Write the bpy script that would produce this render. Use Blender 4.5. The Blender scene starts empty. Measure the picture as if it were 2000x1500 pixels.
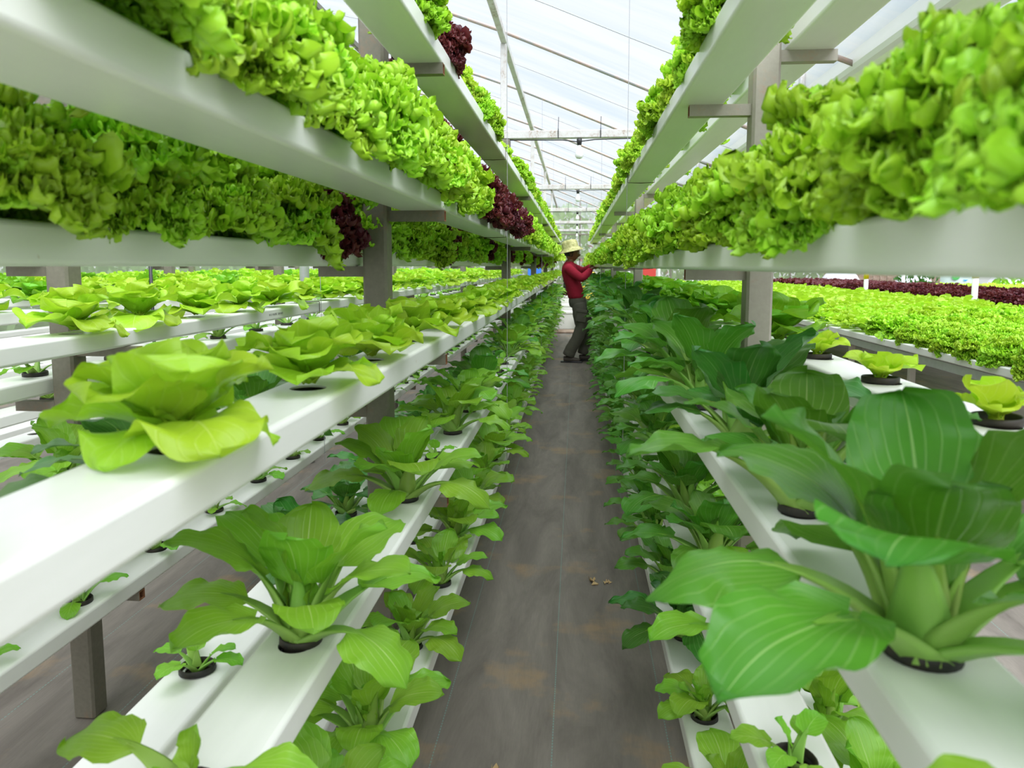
import bpy, math, random
import numpy as np
from mathutils import Vector, Matrix, Euler

random.seed(7)
rng = np.random.default_rng(11)
SC = bpy.context.scene
COL = SC.collection
H = 1.23                      # camera height above the floor; tier heights below are given relative to it
R = math.radians

# ------------------------------------------------------------------ camera, sky, exposure
cam_d = bpy.data.cameras.new('camera')
cam = bpy.data.objects.new('camera', cam_d)
COL.objects.link(cam)
cam.location = (0, 0, H)
cam.rotation_euler = (R(90 - 6.0234), 0, R(4.9))
cam_d.sensor_width = 36
cam_d.lens = 1450 * 36 / 2000
cam_d.shift_y = -77 / 2000
cam_d.dof.use_dof = True
cam_d.dof.focus_distance = 2.6
cam_d.dof.aperture_fstop = 8
cam_d.clip_start = 0.02
cam_d.clip_end = 300
SC.camera = cam

world = bpy.data.worlds.new('overcast_sky')
SC.world = world
world.use_nodes = True
wn = world.node_tree.nodes
bg = wn['Background']
bg.inputs['Color'].default_value = (0.93, 0.965, 1.0, 1)
bg.inputs['Strength'].default_value = .70
sun_d = bpy.data.lights.new('hazy_sun', 'SUN')
sun_d.energy = 6.0
sun_d.angle = R(85)
sun_d.color = (1.0, 0.98, 0.93)
sun = bpy.data.objects.new('hazy_sun', sun_d)
sun.rotation_euler = (R(24), R(14), R(0))
COL.objects.link(sun)
SC.view_settings.view_transform = 'Standard'
SC.view_settings.look = 'None'
SC.view_settings.gamma = 1
SC.view_settings.use_curve_mapping = False
SC.view_settings.exposure = 0.46
SC.cycles.max_bounces = 10
SC.cycles.diffuse_bounces = 4
SC.cycles.transmission_bounces = 5
SC.cycles.transparent_max_bounces = 12
SC.cycles.use_denoising = True

# ------------------------------------------------------------------ materials
def mat(name):
    m = bpy.data.materials.new(name)
    m.use_nodes = True
    nt = m.node_tree
    nt.nodes.clear()
    out = nt.nodes.new('ShaderNodeOutputMaterial')
    return m, nt, out

class N:
    """tiny node-graph helper"""
    def __init__(s, nt):
        s.nt = nt
    def n(s, t, **kw):
        x = s.nt.nodes.new(t)
        for k, v in kw.items():
            setattr(x, k, v)
        return x
    def l(s, a, b):
        s.nt.links.new(a, b)
    def val(s, inp, v):
        if hasattr(v, 'node'):
            s.l(v, inp)
        else:
            inp.default_value = v
    def math(s, op, a, b=0.0, clamp=False):
        x = s.n('ShaderNodeMath', operation=op, use_clamp=clamp)
        s.val(x.inputs[0], a); s.val(x.inputs[1], b)
        return x.outputs[0]
    def mix(s, f, a, b, mode='MIX'):
        x = s.n('ShaderNodeMix', data_type='RGBA', blend_type=mode)
        s.val(x.inputs[0], f)
        s.val(x.inputs[6], a if hasattr(a, 'node') else (*a, 1))
        s.val(x.inputs[7], b if hasattr(b, 'node') else (*b, 1))
        return x.outputs[2]
    def noise(s, scale, detail=3, rough=.5, vec=None, dist=0):
        x = s.n('ShaderNodeTexNoise')
        x.inputs['Scale'].default_value = scale
        x.inputs['Detail'].default_value = detail
        x.inputs['Roughness'].default_value = rough
        x.inputs['Distortion'].default_value = dist
        if vec is not None: s.l(vec, x.inputs['Vector'])
        return x.outputs[0]
    def ramp(s, f, lo, hi):
        x = s.n('ShaderNodeMapRange', clamp=True)
        s.l(f, x.inputs[0]); x.inputs[1].default_value = lo; x.inputs[2].default_value = hi
        return x.outputs[0]
    def obj(s):
        return s.n('ShaderNodeTexCoord').outputs['Object']
    def bump(s, h, strength, dist=.01):
        x = s.n('ShaderNodeBump')
        s.l(h, x.inputs['Height']); x.inputs['Strength'].default_value = strength
        x.inputs['Distance'].default_value = dist
        return x.outputs[0]
    def bsdf(s, col, rough=.5, spec=.5, metal=0, normal=None):
        x = s.n('ShaderNodeBsdfPrincipled')
        s.val(x.inputs['Base Color'], col if hasattr(col, 'node') else (*col, 1))
        s.val(x.inputs['Roughness'], rough)
        x.inputs['Specular IOR Level'].default_value = spec
        x.inputs['Metallic'].default_value = metal
        if normal is not None: s.l(normal, x.inputs['Normal'])
        return x.outputs[0]

def simple(name, col, rough=.5, spec=.5, metal=0, var=0.0, scale=20, col2=None, bump=0):
    m, nt, out = mat(name); g = N(nt)
    c = col
    nz = g.noise(scale, 4, .6, g.obj()) if (var or col2 or bump) else None
    if col2: c = g.mix(g.ramp(nz, .42, .62), col, col2)
    elif var: c = g.mix(nz, tuple(x*(1-var) for x in col), tuple(min(1, x*(1+var)) for x in col))
    nrm = g.bump(nz, bump) if bump else None
    g.l(g.bsdf(c, rough, spec, metal, nrm), out.inputs[0])
    return m

def leaf_mat(name, base, edge, vein, trans, tf=.4, rough=.42, veins='none', vs=1.0, huevar=.03, spec=.4, bumps=.25, tipcol=None):
    m, nt, out = mat(name); g = N(nt)
    uv = g.n('ShaderNodeUVMap').outputs[0]
    sep = g.n('ShaderNodeSeparateXYZ'); g.l(uv, sep.inputs[0])
    u, v = sep.outputs[0], sep.outputs[1]
    au = g.math('ABSOLUTE', g.math('SUBTRACT', u, .5))
    nz = g.noise(35, 3, .55, g.obj())
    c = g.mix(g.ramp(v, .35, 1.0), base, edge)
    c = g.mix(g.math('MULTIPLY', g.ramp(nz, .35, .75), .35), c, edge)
    h = nz
    if veins != 'none':
        wid = g.math('MULTIPLY_ADD', v, -.018); 
        wid.node.inputs[2].default_value = .024
        midm = g.math('SUBTRACT', 1.0, g.math('DIVIDE', au, wid), True)
        if veins == 'fan':
            q = g.math('DIVIDE', au, g.math('ADD', g.math('MULTIPLY', v, .75), .28))
            q = g.math('ADD', g.math('POWER', q, .85), g.math('MULTIPLY', g.math('SUBTRACT', nz, .5), .045))
            pp = g.math('PINGPONG', g.math('MULTIPLY', q, 6.0), .5)
            sv = g.math('SUBTRACT', 1.0, g.math('MULTIPLY', pp, 9.0), True)
            sv = g.math('MULTIPLY', sv, g.math('SUBTRACT', 1.15, v, True))
        else:
            q = g.math('SUBTRACT', v, g.math('MULTIPLY', au, 1.1))
            q = g.math('ADD', q, g.math('MULTIPLY', g.math('SUBTRACT', nz, .5), .12))
            pp = g.math('PINGPONG', g.math('MULTIPLY', q, 6.0), .5)
            sv = g.math('SUBTRACT', 1.0, g.math('MULTIPLY', pp, 9.0), True)
            sv = g.math('MULTIPLY', sv, .55)
        vm = g.math('MAXIMUM', g.math('MULTIPLY', midm, 1.7), sv)
        c = g.mix(g.math('MULTIPLY', vm, vs, True), c, vein)
        h = g.math('SUBTRACT', g.math('MULTIPLY', nz, .5), g.math('MULTIPLY', vm, .8))
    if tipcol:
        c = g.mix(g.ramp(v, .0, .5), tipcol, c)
    oi = g.n('ShaderNodeObjectInfo')
    hs = g.n('ShaderNodeHueSaturation')
    g.l(g.math('ADD', .5 - huevar/2, g.math('MULTIPLY', oi.outputs['Random'], huevar)), hs.inputs['Hue'])
    g.l(g.math('ADD', .86, g.math('MULTIPLY', oi.outputs['Random'], .28)), hs.inputs['Value'])
    g.l(c, hs.inputs['Color'])
    c = hs.outputs[0]
    nrm = g.bump(h, bumps, .004)
    p = g.bsdf(c, rough, spec, 0, nrm)
    t = g.n('ShaderNodeBsdfTranslucent')
    g.l(g.mix(.5, c, trans), t.inputs[0])
    mx = g.n('ShaderNodeMixShader'); mx.inputs[0].default_value = tf
    g.l(p, mx.inputs[1]); g.l(t.outputs[0], mx.inputs[2])
    g.l(mx.outputs[0], out.inputs[0])
    return m

M = {}
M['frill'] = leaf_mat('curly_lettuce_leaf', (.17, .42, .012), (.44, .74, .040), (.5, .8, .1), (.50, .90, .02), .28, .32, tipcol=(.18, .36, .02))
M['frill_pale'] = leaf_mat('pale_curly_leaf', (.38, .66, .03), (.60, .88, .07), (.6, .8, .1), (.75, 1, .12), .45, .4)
M['red'] = leaf_mat('red_curly_leaf', (.060, .012, .014), (.12, .022, .028), (.3, .1, .1), (.25, .05, .03), .25, .35, tipcol=(.10, .16, .03), spec=.35)
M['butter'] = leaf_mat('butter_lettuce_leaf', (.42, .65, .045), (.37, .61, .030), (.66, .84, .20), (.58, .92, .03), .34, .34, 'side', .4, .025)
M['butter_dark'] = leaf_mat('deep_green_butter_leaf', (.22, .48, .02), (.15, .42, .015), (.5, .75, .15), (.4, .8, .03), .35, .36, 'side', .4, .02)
M['bok'] = leaf_mat('bok_choy_leaf', (.12, .33, .03), (.055, .20, .018), (.50, .70, .24), (.20, .55, .02), .25, .36, 'fan', .34, .03)
M['bok_light'] = leaf_mat('light_bok_choy_leaf', (.26, .50, .04), (.16, .38, .022), (.62, .80, .28), (.36, .72, .03), .32, .36, 'fan', .34, .03)
M['bok_dark'] = leaf_mat('dark_bok_choy_leaf', (.07, .24, .03), (.035, .15, .02), (.40, .60, .22), (.12, .42, .02), .2, .34, 'fan', .34, .03)
M['stalk'] = leaf_mat('bok_choy_stalk', (.34, .56, .12), (.26, .50, .06), (.5, .7, .2), (.45, .75, .1), .25, .35, bumps=.1)
M['sprout'] = leaf_mat('seedling_leaf', (.22, .50, .03), (.17, .45, .03), (.5, .75, .2), (.4, .8, .05), .35, .4, 'side', .5)
M['yellowish'] = leaf_mat('yellow_green_seedling_leaf', (.48, .70, .03), (.50, .74, .04), (.7, .85, .3), (.7, .95, .05), .4, .4, 'side', .4)
M['bush'] = leaf_mat('shrub_leaf', (.22, .36, .12), (.30, .45, .18), (.4, .5, .2), (.35, .5, .15), .3, .6)

def channel_mat():
    m, nt, out = mat('white_channel_plastic'); g = N(nt)
    o = g.n('ShaderNodeTexCoord').outputs['Object']
    mp = g.n('ShaderNodeMapping'); mp.inputs['Scale'].default_value = (26, 5, 26); g.l(o, mp.inputs[0])
    nz = g.noise(1.0, 5, .6, mp.outputs[0])
    sp = g.noise(60, 2, .5, o)
    spots = g.math('MULTIPLY', g.ramp(sp, .76, .80), g.ramp(nz, .5, .65))
    c = g.mix(g.ramp(nz, .3, .8), (.86, .86, .825), (.80, .81, .765))
    c = g.mix(g.math('MULTIPLY', spots, .5), c, (.45, .33, .2))
    g.l(g.bsdf(c, .28, .5), out.inputs[0])
    return m
M['white'] = channel_mat()
M['inner'] = simple('channel_inside', (.25, .25, .22), .8)

def steel(name, a, b, rust, amt, rough=.5, metal=.25):
    m, nt, out = mat(name); g = N(nt)
    o = g.obj()
    n1 = g.noise(9, 6, .65, o); n2 = g.noise(90, 3, .6, o)
    c = g.mix(n2, a, b)
    c = g.mix(g.math('MULTIPLY', g.ramp(n1, .55 - amt, .75 - amt), g.ramp(n2, .4, .6)), c, rust)
    g.l(g.bsdf(c, rough, .4, metal, g.bump(n2, .15, .002)), out.inputs[0])
    return m
M['steel'] = steel('galvanised_post_steel', (.15, .14, .105), (.23, .215, .17), (.24, .14, .08), .0)
M['steel_light'] = steel('pale_post_steel', (.33, .305, .25), (.42, .39, .33), (.42, .25, .15), .03)
M['peel'] = steel('peeling_white_paint', (.50, .49, .48), (.72, .71, .70), (.30, .21, .15), .07, .7, 0)
M['rust'] = simple('rusty_tube_end', (.22, .10, .05), .8, .2, 0, .3, 60)
M['galv'] = simple('bright_zinc', (.55, .57, .58), .35, .5, .6, .15, 30)
M['pipe'] = simple('roof_pipe_steel', (.36, .36, .35), .5, .5, .3, 0, 14, (.5, .36, .3))
M['pot'] = simple('black_net_pot', (.018, .018, .016), .55, .4, 0, 0, 50, (.035, .028, .02))
M['soil'] = simple('dark_growing_medium', (.016, .012, .008), .95, .1, 0, .5, 140, None, .8)
M['wire'] = simple('dark_wire', (.10, .07, .05), .5)
M['steelwire'] = simple('thin_steel_wire', (.35, .36, .36), .4)
M['black'] = simple('black_plastic', (.012, .012, .014), .4)
M['dry'] = simple('dry_leaf', (.50, .36, .18), .8, .2, 0, .3, 60)
M['yellow'] = simple('yellow_tape', (.85, .62, .02), .5)
M['whitepipe'] = simple('white_pvc', (.78, .78, .76), .35)
M['wood'] = simple('weathered_boards', (.24, .17, .12), .8, .2, 0, 0, 8, (.34, .26, .2))
M['print'] = simple('grey_ink', (.22, .22, .22), .6)
M['foam'] = simple('white_foam', (.80, .79, .74), .7, .3, 0, .06, 12)

def film_mat():
    m, nt, out = mat('greenhouse_film'); g = N(nt)
    o = g.obj()
    mp = g.n('ShaderNodeMapping'); mp.inputs['Scale'].default_value = (.5, 2.6, .5); mp.inputs['Rotation'].default_value = (0, 0, .25)
    g.l(o, mp.inputs[0])
    nz = g.noise(1.1, 5, .6, mp.outputs[0], .4)
    tr = g.n('ShaderNodeBsdfTransparent')
    g.l(g.mix(g.ramp(nz, .40, .72), (.90, .92, .965), (.68, .78, .93)), tr.inputs[0])
    df = g.n('ShaderNodeBsdfTranslucent'); df.inputs[0].default_value = (.85, .88, .92, 1)
    mx = g.n('ShaderNodeMixShader'); mx.inputs[0].default_value = .09
    g.l(tr.outputs[0], mx.inputs[1]); g.l(df.outputs[0], mx.inputs[2]); g.l(mx.outputs[0], out.inputs[0])
    return m
M['film'] = film_mat()

def haze_film():
    m, nt, out = mat('milky_wall_film'); g = N(nt)
    tr = g.n('ShaderNodeBsdfTransparent'); tr.inputs[0].default_value = (.93, .95, .94, 1)
    df = g.n('ShaderNodeBsdfTranslucent'); df.inputs[0].default_value = (.85, .87, .86, 1)
    mx = g.n('ShaderNodeMixShader'); mx.inputs[0].default_value = .42
    g.l(tr.outputs[0], mx.inputs[1]); g.l(df.outputs[0], mx.inputs[2]); g.l(mx.outputs[0], out.inputs[0])
    return m
M['haze'] = haze_film()

def floor_mat():
    m, nt, out = mat('woven_ground_cloth'); g = N(nt)
    o = g.obj()
    mp = g.n('ShaderNodeMapping'); mp.inputs['Scale'].default_value = (4, .8, 1); g.l(o, mp.inputs[0])
    a = g.noise(1.6, 7, .68, mp.outputs[0], .6)
    b = g.noise(3.2, 5, .6, o)
    mp2 = g.n('ShaderNodeMapping'); mp2.inputs['Scale'].default_value = (60, 6, 1); g.l(o, mp2.inputs[0])
    weave = g.noise(3, 2, .5, mp2.outputs[0])
    c = g.mix(g.ramp(a, .3, .7), (.115, .098, .082), (.25, .222, .188))
    c = g.mix(g.math('MULTIPLY', g.ramp(b, .56, .68), .55), c, (.36, .24, .12))
    c = g.mix(g.math('MULTIPLY', weave, .25), c, (.05, .05, .05))
    sx = g.n('ShaderNodeSeparateXYZ'); g.l(o, sx.inputs[0])
    # teal stitched lines every 0.30 m across the cloth
    q = g.math('PINGPONG', g.math('ADD', sx.outputs[0], .05), .15)
    line = g.math('LESS_THAN', q, .0016)
    dash = g.math('GREATER_THAN', g.math('PINGPONG', sx.outputs[1], .006), .002)
    c = g.mix(g.math('MULTIPLY', g.math('MULTIPLY', line, dash), .5), c, (.16, .36, .32))
    g.l(g.bsdf(c, .62, .35, 0, g.bump(weave, .15, .003)), out.inputs[0])
    return m
M['floor'] = floor_mat()

# ------------------------------------------------------------------ mesh helpers
def mk(name, V, F, mats=(), mi=None, uv=None, smooth=True):
    me = bpy.data.meshes.new(name)
    V = np.asarray(V, dtype=np.float32)
    if isinstance(F, np.ndarray):
        n, k = F.shape
        me.vertices.add(len(V)); me.vertices.foreach_set('co', V.ravel())
        me.loops.add(n*k); me.loops.foreach_set('vertex_index', F.astype(np.int32).ravel())
        me.polygons.add(n)
        me.polygons.foreach_set('loop_start', np.arange(0, n*k, k, dtype=np.int32))
        me.polygons.foreach_set('loop_total', np.full(n, k, dtype=np.int32))
    else:
        me.from_pydata(V.tolist(), [], F)
    for m in mats: me.materials.append(m)
    if mi is not None: me.polygons.foreach_set('material_index', np.asarray(mi, dtype=np.int32))
    me.polygons.foreach_set('use_smooth', np.full(len(me.polygons), smooth))
    if uv is not None:
        l = me.uv_layers.new(name='UVMap')
        vi = np.empty(len(me.loops), dtype=np.int32); me.loops.foreach_get('vertex_index', vi)
        l.data.foreach_set('uv', np.asarray(uv, dtype=np.float32)[vi].ravel())
    me.update(calc_edges=True)
    me.validate(clean_customdata=False)
    return me

def tag(o, label=None, cat=None, group=None, kind=None):
    if label: o['label'] = label
    if cat: o['category'] = cat
    if group: o['group'] = group
    if kind: o['kind'] = kind
    return o

def ob(name, me, parent=None, loc=(0, 0, 0), rot=(0, 0, 0), sc=1):
    o = bpy.data.objects.new(name, me)
    COL.objects.link(o)
    o.location = loc; o.rotation_euler = rot
    o.scale = (sc, sc, sc) if not hasattr(sc, '__len__') else sc
    if parent is not None: o.parent = parent
    return o

def empty(name, loc=(0, 0, 0), rot=(0, 0, 0)):
    o = ob(name, None, None, loc, rot)
    o.empty_display_size = .05
    return o

class MB:
    def __init__(s): s.V = []; s.F = []; s.mi = []
    def add(s, V, F, mi=0):
        b = len(s.V); s.V += [tuple(map(float, v)) for v in V]
        s.F += [tuple(i+b for i in f) for f in F]; s.mi += [mi]*len(F)
        return s
    def box(s, x0, x1, y0, y1, z0, z1, mi=0, bev=0):
        b = min(bev, (x1-x0)/3, (y1-y0)/3, (z1-z0)/3)
        if b <= 0:
            V = [(x, y, z) for x in (x0, x1) for y in (y0, y1) for z in (z0, z1)]
            F = [(0, 1, 3, 2), (4, 6, 7, 5), (0, 4, 5, 1), (2, 3, 7, 6), (0, 2, 6, 4), (1, 5, 7, 3)]
            return s.add(V, F, mi)
        import itertools
        V = []; idx = {}
        for sx, sy, sz in itertools.product((0, 1), repeat=3):
            X, Y, Z = (x0, x1)[sx], (y0, y1)[sy], (z0, z1)[sz]
            dx, dy, dz = (b, -b)[sx], (b, -b)[sy], (b, -b)[sz]
            for a, p in enumerate([(X, Y+dy, Z+dz), (X+dx, Y, Z+dz), (X+dx, Y+dy, Z)]):
                idx[(sx, sy, sz, a)] = len(V); V.append(p)
        F = []
        for a in range(3):
            o1, o2 = [i for i in range(3) if i != a]
            for side in (0, 1):
                q = []
                for p, r in ((0, 0), (1, 0), (1, 1), (0, 1)):
                    k = [0, 0, 0]; k[a] = side; k[o1] = p; k[o2] = r
                    q.append(idx[(*k, a)])
                flip = (side == 0) != (a == 1)
                F.append(tuple(q[::-1]) if flip else tuple(q))
        for a in range(3):
            o1, o2 = [i for i in range(3) if i != a]
            for p in (0, 1):
                for r in (0, 1):
                    k0 = [0, 0, 0]; k0[o1] = p; k0[o2] = r
                    k1 = list(k0); k1[a] = 1
                    F.append((idx[(*k0, o1)], idx[(*k1, o1)], idx[(*k1, o2)], idx[(*k0, o2)]))
        for k in itertools.product((0, 1), repeat=3):
            F.append((idx[(*k, 0)], idx[(*k, 1)], idx[(*k, 2)]))
        return s.add(V, F, mi)
    def tube(s, pts, r, n=8, mi=0, cap=True):
        pts = [Vector(p) for p in pts]
        rr = r if hasattr(r, '__len__') else [r]*len(pts)
        V = []; F = []
        up = Vector((0, 0, 1))
        prev = None
        for i, p in enumerate(pts):
            t = (pts[min(i+1, len(pts)-1)] - pts[max(i-1, 0)]).normalized()
            a = prev if prev is not None else (up if abs(t.z) < .9 else Vector((1, 0, 0)))
            x = t.cross(a).normalized() if prev is None else (prev - t*prev.dot(t)).normalized()
            prev = x
            y = t.cross(x)
            for k in range(n):
                an = 2*math.pi*k/n
                V.append(p + (x*math.cos(an) + y*math.sin(an))*rr[i])
        for i in range(len(pts)-1):
            for k in range(n):
                a, b = i*n+k, i*n+(k+1) % n
                F.append((a, b, b+n, a+n))
        if cap:
            F.append(tuple(range(n))[::-1]); F.append(tuple((len(pts)-1)*n+k for k in range(n)))
        return s.add(V, F, mi)
    def lathe(s, prof, n=20, mi=0, c=(0, 0, 0)):
        V = []; F = []
        for r, z in prof:
            for k in range(n):
                a = 2*math.pi*k/n
                V.append((c[0]+r*math.cos(a), c[1]+r*math.sin(a), c[2]+z))
        for i in range(len(prof)-1):
            for k in range(n):
                a, b = i*n+k, i*n+(k+1) % n
                F.append((a, b, b+n, a+n))
        return s.add(V, F, mi)
    def mesh(s, name, mats, smooth=False):
        return mk(name, s.V, s.F, mats, s.mi, None, smooth)
    def build(s, name, mats, parent=None, smooth=False, **kw):
        return ob(name, s.mesh(name, mats, smooth), parent, **kw)

# ------------------------------------------------------------------ leaves
def integrate(th, L):
    """spine points (x, z) for elevation angles th along a length L"""
    n = len(th); ds = L/(n-1)
    x = np.concatenate([[0], np.cumsum(np.cos((th[1:]+th[:-1])/2))*ds])
    z = np.concatenate([[0], np.cumsum(np.sin((th[1:]+th[:-1])/2))*ds])
    return x, z

def bend(px, py, pz, th0, th1, L, pw=1.0):
    """bend a flat leaf (px along, py across, pz off the surface) along a curved spine"""
    n = 60
    t = np.linspace(0, 1.3, n)
    th = th0 + (th1-th0)*np.clip(t, 0, 1.3)**pw
    sx, sz = integrate(th, L*1.3)
    tt = np.clip(px/L, 0, 1.3)
    X = np.interp(tt, t, sx); Z = np.interp(tt, t, sz); T = np.interp(tt, t, th)
    return np.stack([X - np.sin(T)*pz, py, Z + np.cos(T)*pz], -1)

def gridF(a, b):
    i, j = np.meshgrid(np.arange(a-1), np.arange(b-1), indexing='ij')
    k = (i*b + j).ravel()
    return np.stack([k, k+b, k+b+1, k+1], -1)

def frill_fan(g, L, th0, th1, nphi, nr, amp, fan, narrow, wl, twist=0.0):
    """ruffled fan: crumpled by random plane waves of wavelength wl that grow towards a lobed, toothed margin"""
    phi = np.linspace(-1, 1, nphi)
    r = 1-(1-np.linspace(0, 1, nr))**1.25
    P, Rr = np.meshgrid(phi, r, indexing='ij')
    arc = phi*fan*L
    rho = 1 - .22*np.abs(phi)**2.2 + .07*np.sin(phi*5+g.uniform(0, 6))
    ph = arc/(wl*.85) + .8*np.sin(phi*7+g.uniform(0, 6))
    lob = np.abs((ph % 1)-.5)*2                      # pointed lobes
    rho = rho + .085*(1-lob)**.8 - .03 + .040*np.abs(((ph*3.1) % 1)-.5) + g.uniform(-.012, .012, nphi)
    ang = P*fan*(narrow + (1-narrow)*Rr)
    rr = Rr*rho[:, None]
    A, B = P*fan*L*(.35+.65*Rr), Rr*L
    d = np.zeros_like(A); dx = np.zeros_like(A); dy = np.zeros_like(A)
    for k in range(7):
        th = g.uniform(0, math.pi); kk = 2*math.pi/(wl*g.uniform(.75, 1.45)); q = g.uniform(0, 6.28)
        c, s_ = math.cos(th), math.sin(th)
        f = kk*(A*c + B*s_) + q
        d += np.sin(f); dx += s_*np.cos(f); dy += c*np.cos(f)
    e = np.clip((Rr-.25)/.65, 0, 1)**1.1
    lo = np.sin(P*5+g.uniform(0, 6)+Rr*2) + .6*np.sin(P*9+g.uniform(0, 6))
    px = rr*np.cos(ang)*L + amp*.46*e*dx
    py = rr*np.sin(ang)*L + amp*.46*e*dy
    pz = amp*.62*e*d + amp*.8*Rr*lo + .12*(py**2)/L
    if twist:
        c, s_ = math.cos(twist), math.sin(twist); px, py = px*c - py*s_, px*s_ + py*c
    px = np.maximum(px, 0)
    V = bend(px.ravel(), py.ravel(), pz.ravel(), th0, th1, L)
    uv = np.stack([(P.ravel()+1)/2, Rr.ravel()], -1)
    return V, gridF(nphi, nr), uv
def frill_leaf(seed, L=.13, th0=.3, th1=-.9, nphi=150, nr=28, amp=.0064, fan=1.05, narrow=.55, wl=.0125, lobes=2):
    """one curly leaf: a ruffled fan with folded side lobes"""
    g = np.random.default_rng(seed)
    Vs, Fs, Us = [], [], []; b = 0
    for k in range(lobes):
        V, F, uv = frill_fan(g, L*(1, .90, .86)[k], th0 + (0, .25, -.20)[k], th1 + (0, .40, -.1)[k], nphi, nr, amp, fan*(1, .85, .75)[k], narrow, wl, (0, .25, -.33)[k])
        Vs.append(V); Fs.append(F+b); Us.append(uv); b += len(V)
    return np.concatenate(Vs), np.concatenate(Fs), np.concatenate(Us)

def blade_leaf(seed, L=.12, W=.05, pet=.35, th0=.9, th1=-.3, nu=9, nv=12, cup=.25, wav=.004, tip=.25, pw=1.0, petr=.006, fold=0, shape='spoon'):
    """spoon leaf: a stalk that broadens into the midrib, then the blade"""
    g = np.random.default_rng(seed)
    LT = L/(1-pet)
    s = np.sin(np.linspace(0, 1, nv)*np.pi/2)**.9; u = np.linspace(-1, 1, nu)
    U, S = np.meshgrid(u, s, indexing='ij')
    k, q = (.80, 2.2) if shape == 'spoon' else (.95, 2.6)
    w = W*np.sqrt(np.clip(1-np.abs(2*S**k-1)**q, 0, 1))
    w = np.maximum(w, W*.10*(S < .5))
    ph = g.uniform(0, 6.28, 6)
    px = LT*pet + S*L*(1-.06*U**2)
    py = U*w
    edge = np.abs(U)**2
    wf = .62 if shape == 'round' else 1.0
    pz = cup*W*(U**2)*(1-.3*S) + wav*edge*(np.sin(S*11*wf+ph[0]+U*2)+.8*np.sin(S*21*wf+ph[1])+.4*np.sin(S*30*wf+ph[2]+U*3))
    pz += wav*.5*np.sin(S*8+ph[3])*np.cos(U*5+ph[4])
    py = py*(1-.25*abs(cup)*edge)
    px = px + wav*.8*edge*np.sin(S*17+ph[5])
    if fold: pz = pz + fold*W*np.clip(S-.65, 0, 1)**2*8*(1 if g.random() < .5 else -.6)
    V = bend(px.ravel(), py.ravel(), pz.ravel(), th0, th1, LT, pw)
    F = gridF(nu, nv)
    uv = np.stack([(U.ravel()+1)/2, S.ravel()], -1)
    # stalk: flattened crescent tube
    ns, nc = 8, 8
    t = np.linspace(0, pet+.30*(1-pet), ns)
    rad = petr*np.interp(t, [0, pet*.5, pet*.95, t[-1]], [1.6, 1.05, .6, .1])
    T, A = np.meshgrid(t, np.linspace(0, 2*np.pi, nc, endpoint=False), indexing='ij')
    Rad = np.repeat(rad[:, None], nc, 1)
    qx = T*LT; qy = np.cos(A)*Rad*1.7; qz = np.sin(A)*Rad*.45 - Rad*.42 + .30*np.abs(qy)
    V2 = bend(qx.ravel(), qy.ravel(), qz.ravel(), th0, th1, LT, pw)
    F2 = []
    for i in range(ns-1):
        for k in range(nc):
            a, b = i*nc+k, i*nc+(k+1) % nc
            F2.append((a, a+nc, b+nc, b))
    F2 = np.array(F2) + len(V)
    uv2 = np.stack([np.full(T.size, .3), (T/t[-1]).ravel()], -1)
    return np.concatenate([V, V2]), np.concatenate([F, F2]), np.concatenate([uv, uv2]), len(F)

def leafmesh_frill(seed, m, **kw):
    V, F, uv = frill_leaf(seed, **kw)
    return mk('curly_leaf', V, F, [m], None, uv)
def leafmesh_blade(seed, m, ms, **kw):
    V, F, uv, nb = blade_leaf(seed, **kw)
    mi = np.zeros(len(F), int); mi[nb:] = 1
    return mk('leaf', V, F, [m, ms], mi, uv)

def join(items, name, mats):
    """items: (V, F, uv, mi, Matrix) -> one mesh"""
    Vs, Fs, Us, Ms = [], [], [], []; b = 0
    for V, F, uv, mi, mx in items:
        A = np.array(mx)
        Vs.append(V @ A[:3, :3].T + A[:3, 3]); Fs.append(F+b); Us.append(uv)
        Ms.append(mi if mi is not None else np.zeros(len(F), int)); b += len(V)
    return mk(name, np.concatenate(Vs), np.concatenate(Fs), mats, np.concatenate(Ms), np.concatenate(Us))

# one plant recipe = list of (leaf_key, azimuth, tilt, height, scale)
class Kind:
    def __init__(s, name, leafname, near_leaves, far_leaves, mats, recipe, cat, pot=True):
        s.name, s.leafname, s.mats, s.recipe, s.cat, s.pot = name, leafname, mats, recipe, cat, pot
        s.near = []      # mesh per leaf class
        for cls in near_leaves:
            s.near.append([mk(leafname, V, F, mats, mi, uv) for (V, F, uv, mi) in cls])
        s.far_src = far_leaves
        s.far = []
        for k in range(4):
            r = random.Random(100+k)
            items = []
            for cls, az, tilt, z, sc in recipe(r):
                V, F, uv, mi = s.far_src[cls][r.randrange(len(s.far_src[cls]))]
                mx = Matrix.Translation((0, 0, z)) @ Matrix.Rotation(az, 4, 'Z') @ Matrix.Translation((.006, 0, 0)) @ Matrix.Rotation(-tilt, 4, 'Y') @ Matrix.Scale(sc, 4)
                items.append((V, F, uv, mi, mx))
            s.far.append(join(items, name, mats))
            s.items = items

def fr(seed, **kw):
    V, F, uv = frill_leaf(seed, **kw); return V, F, uv, None
def bl(seed, **kw):
    V, F, uv, nb = blade_leaf(seed, **kw); mi = np.zeros(len(F), int); mi[nb:] = 1
    return V, F, uv, mi

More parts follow.
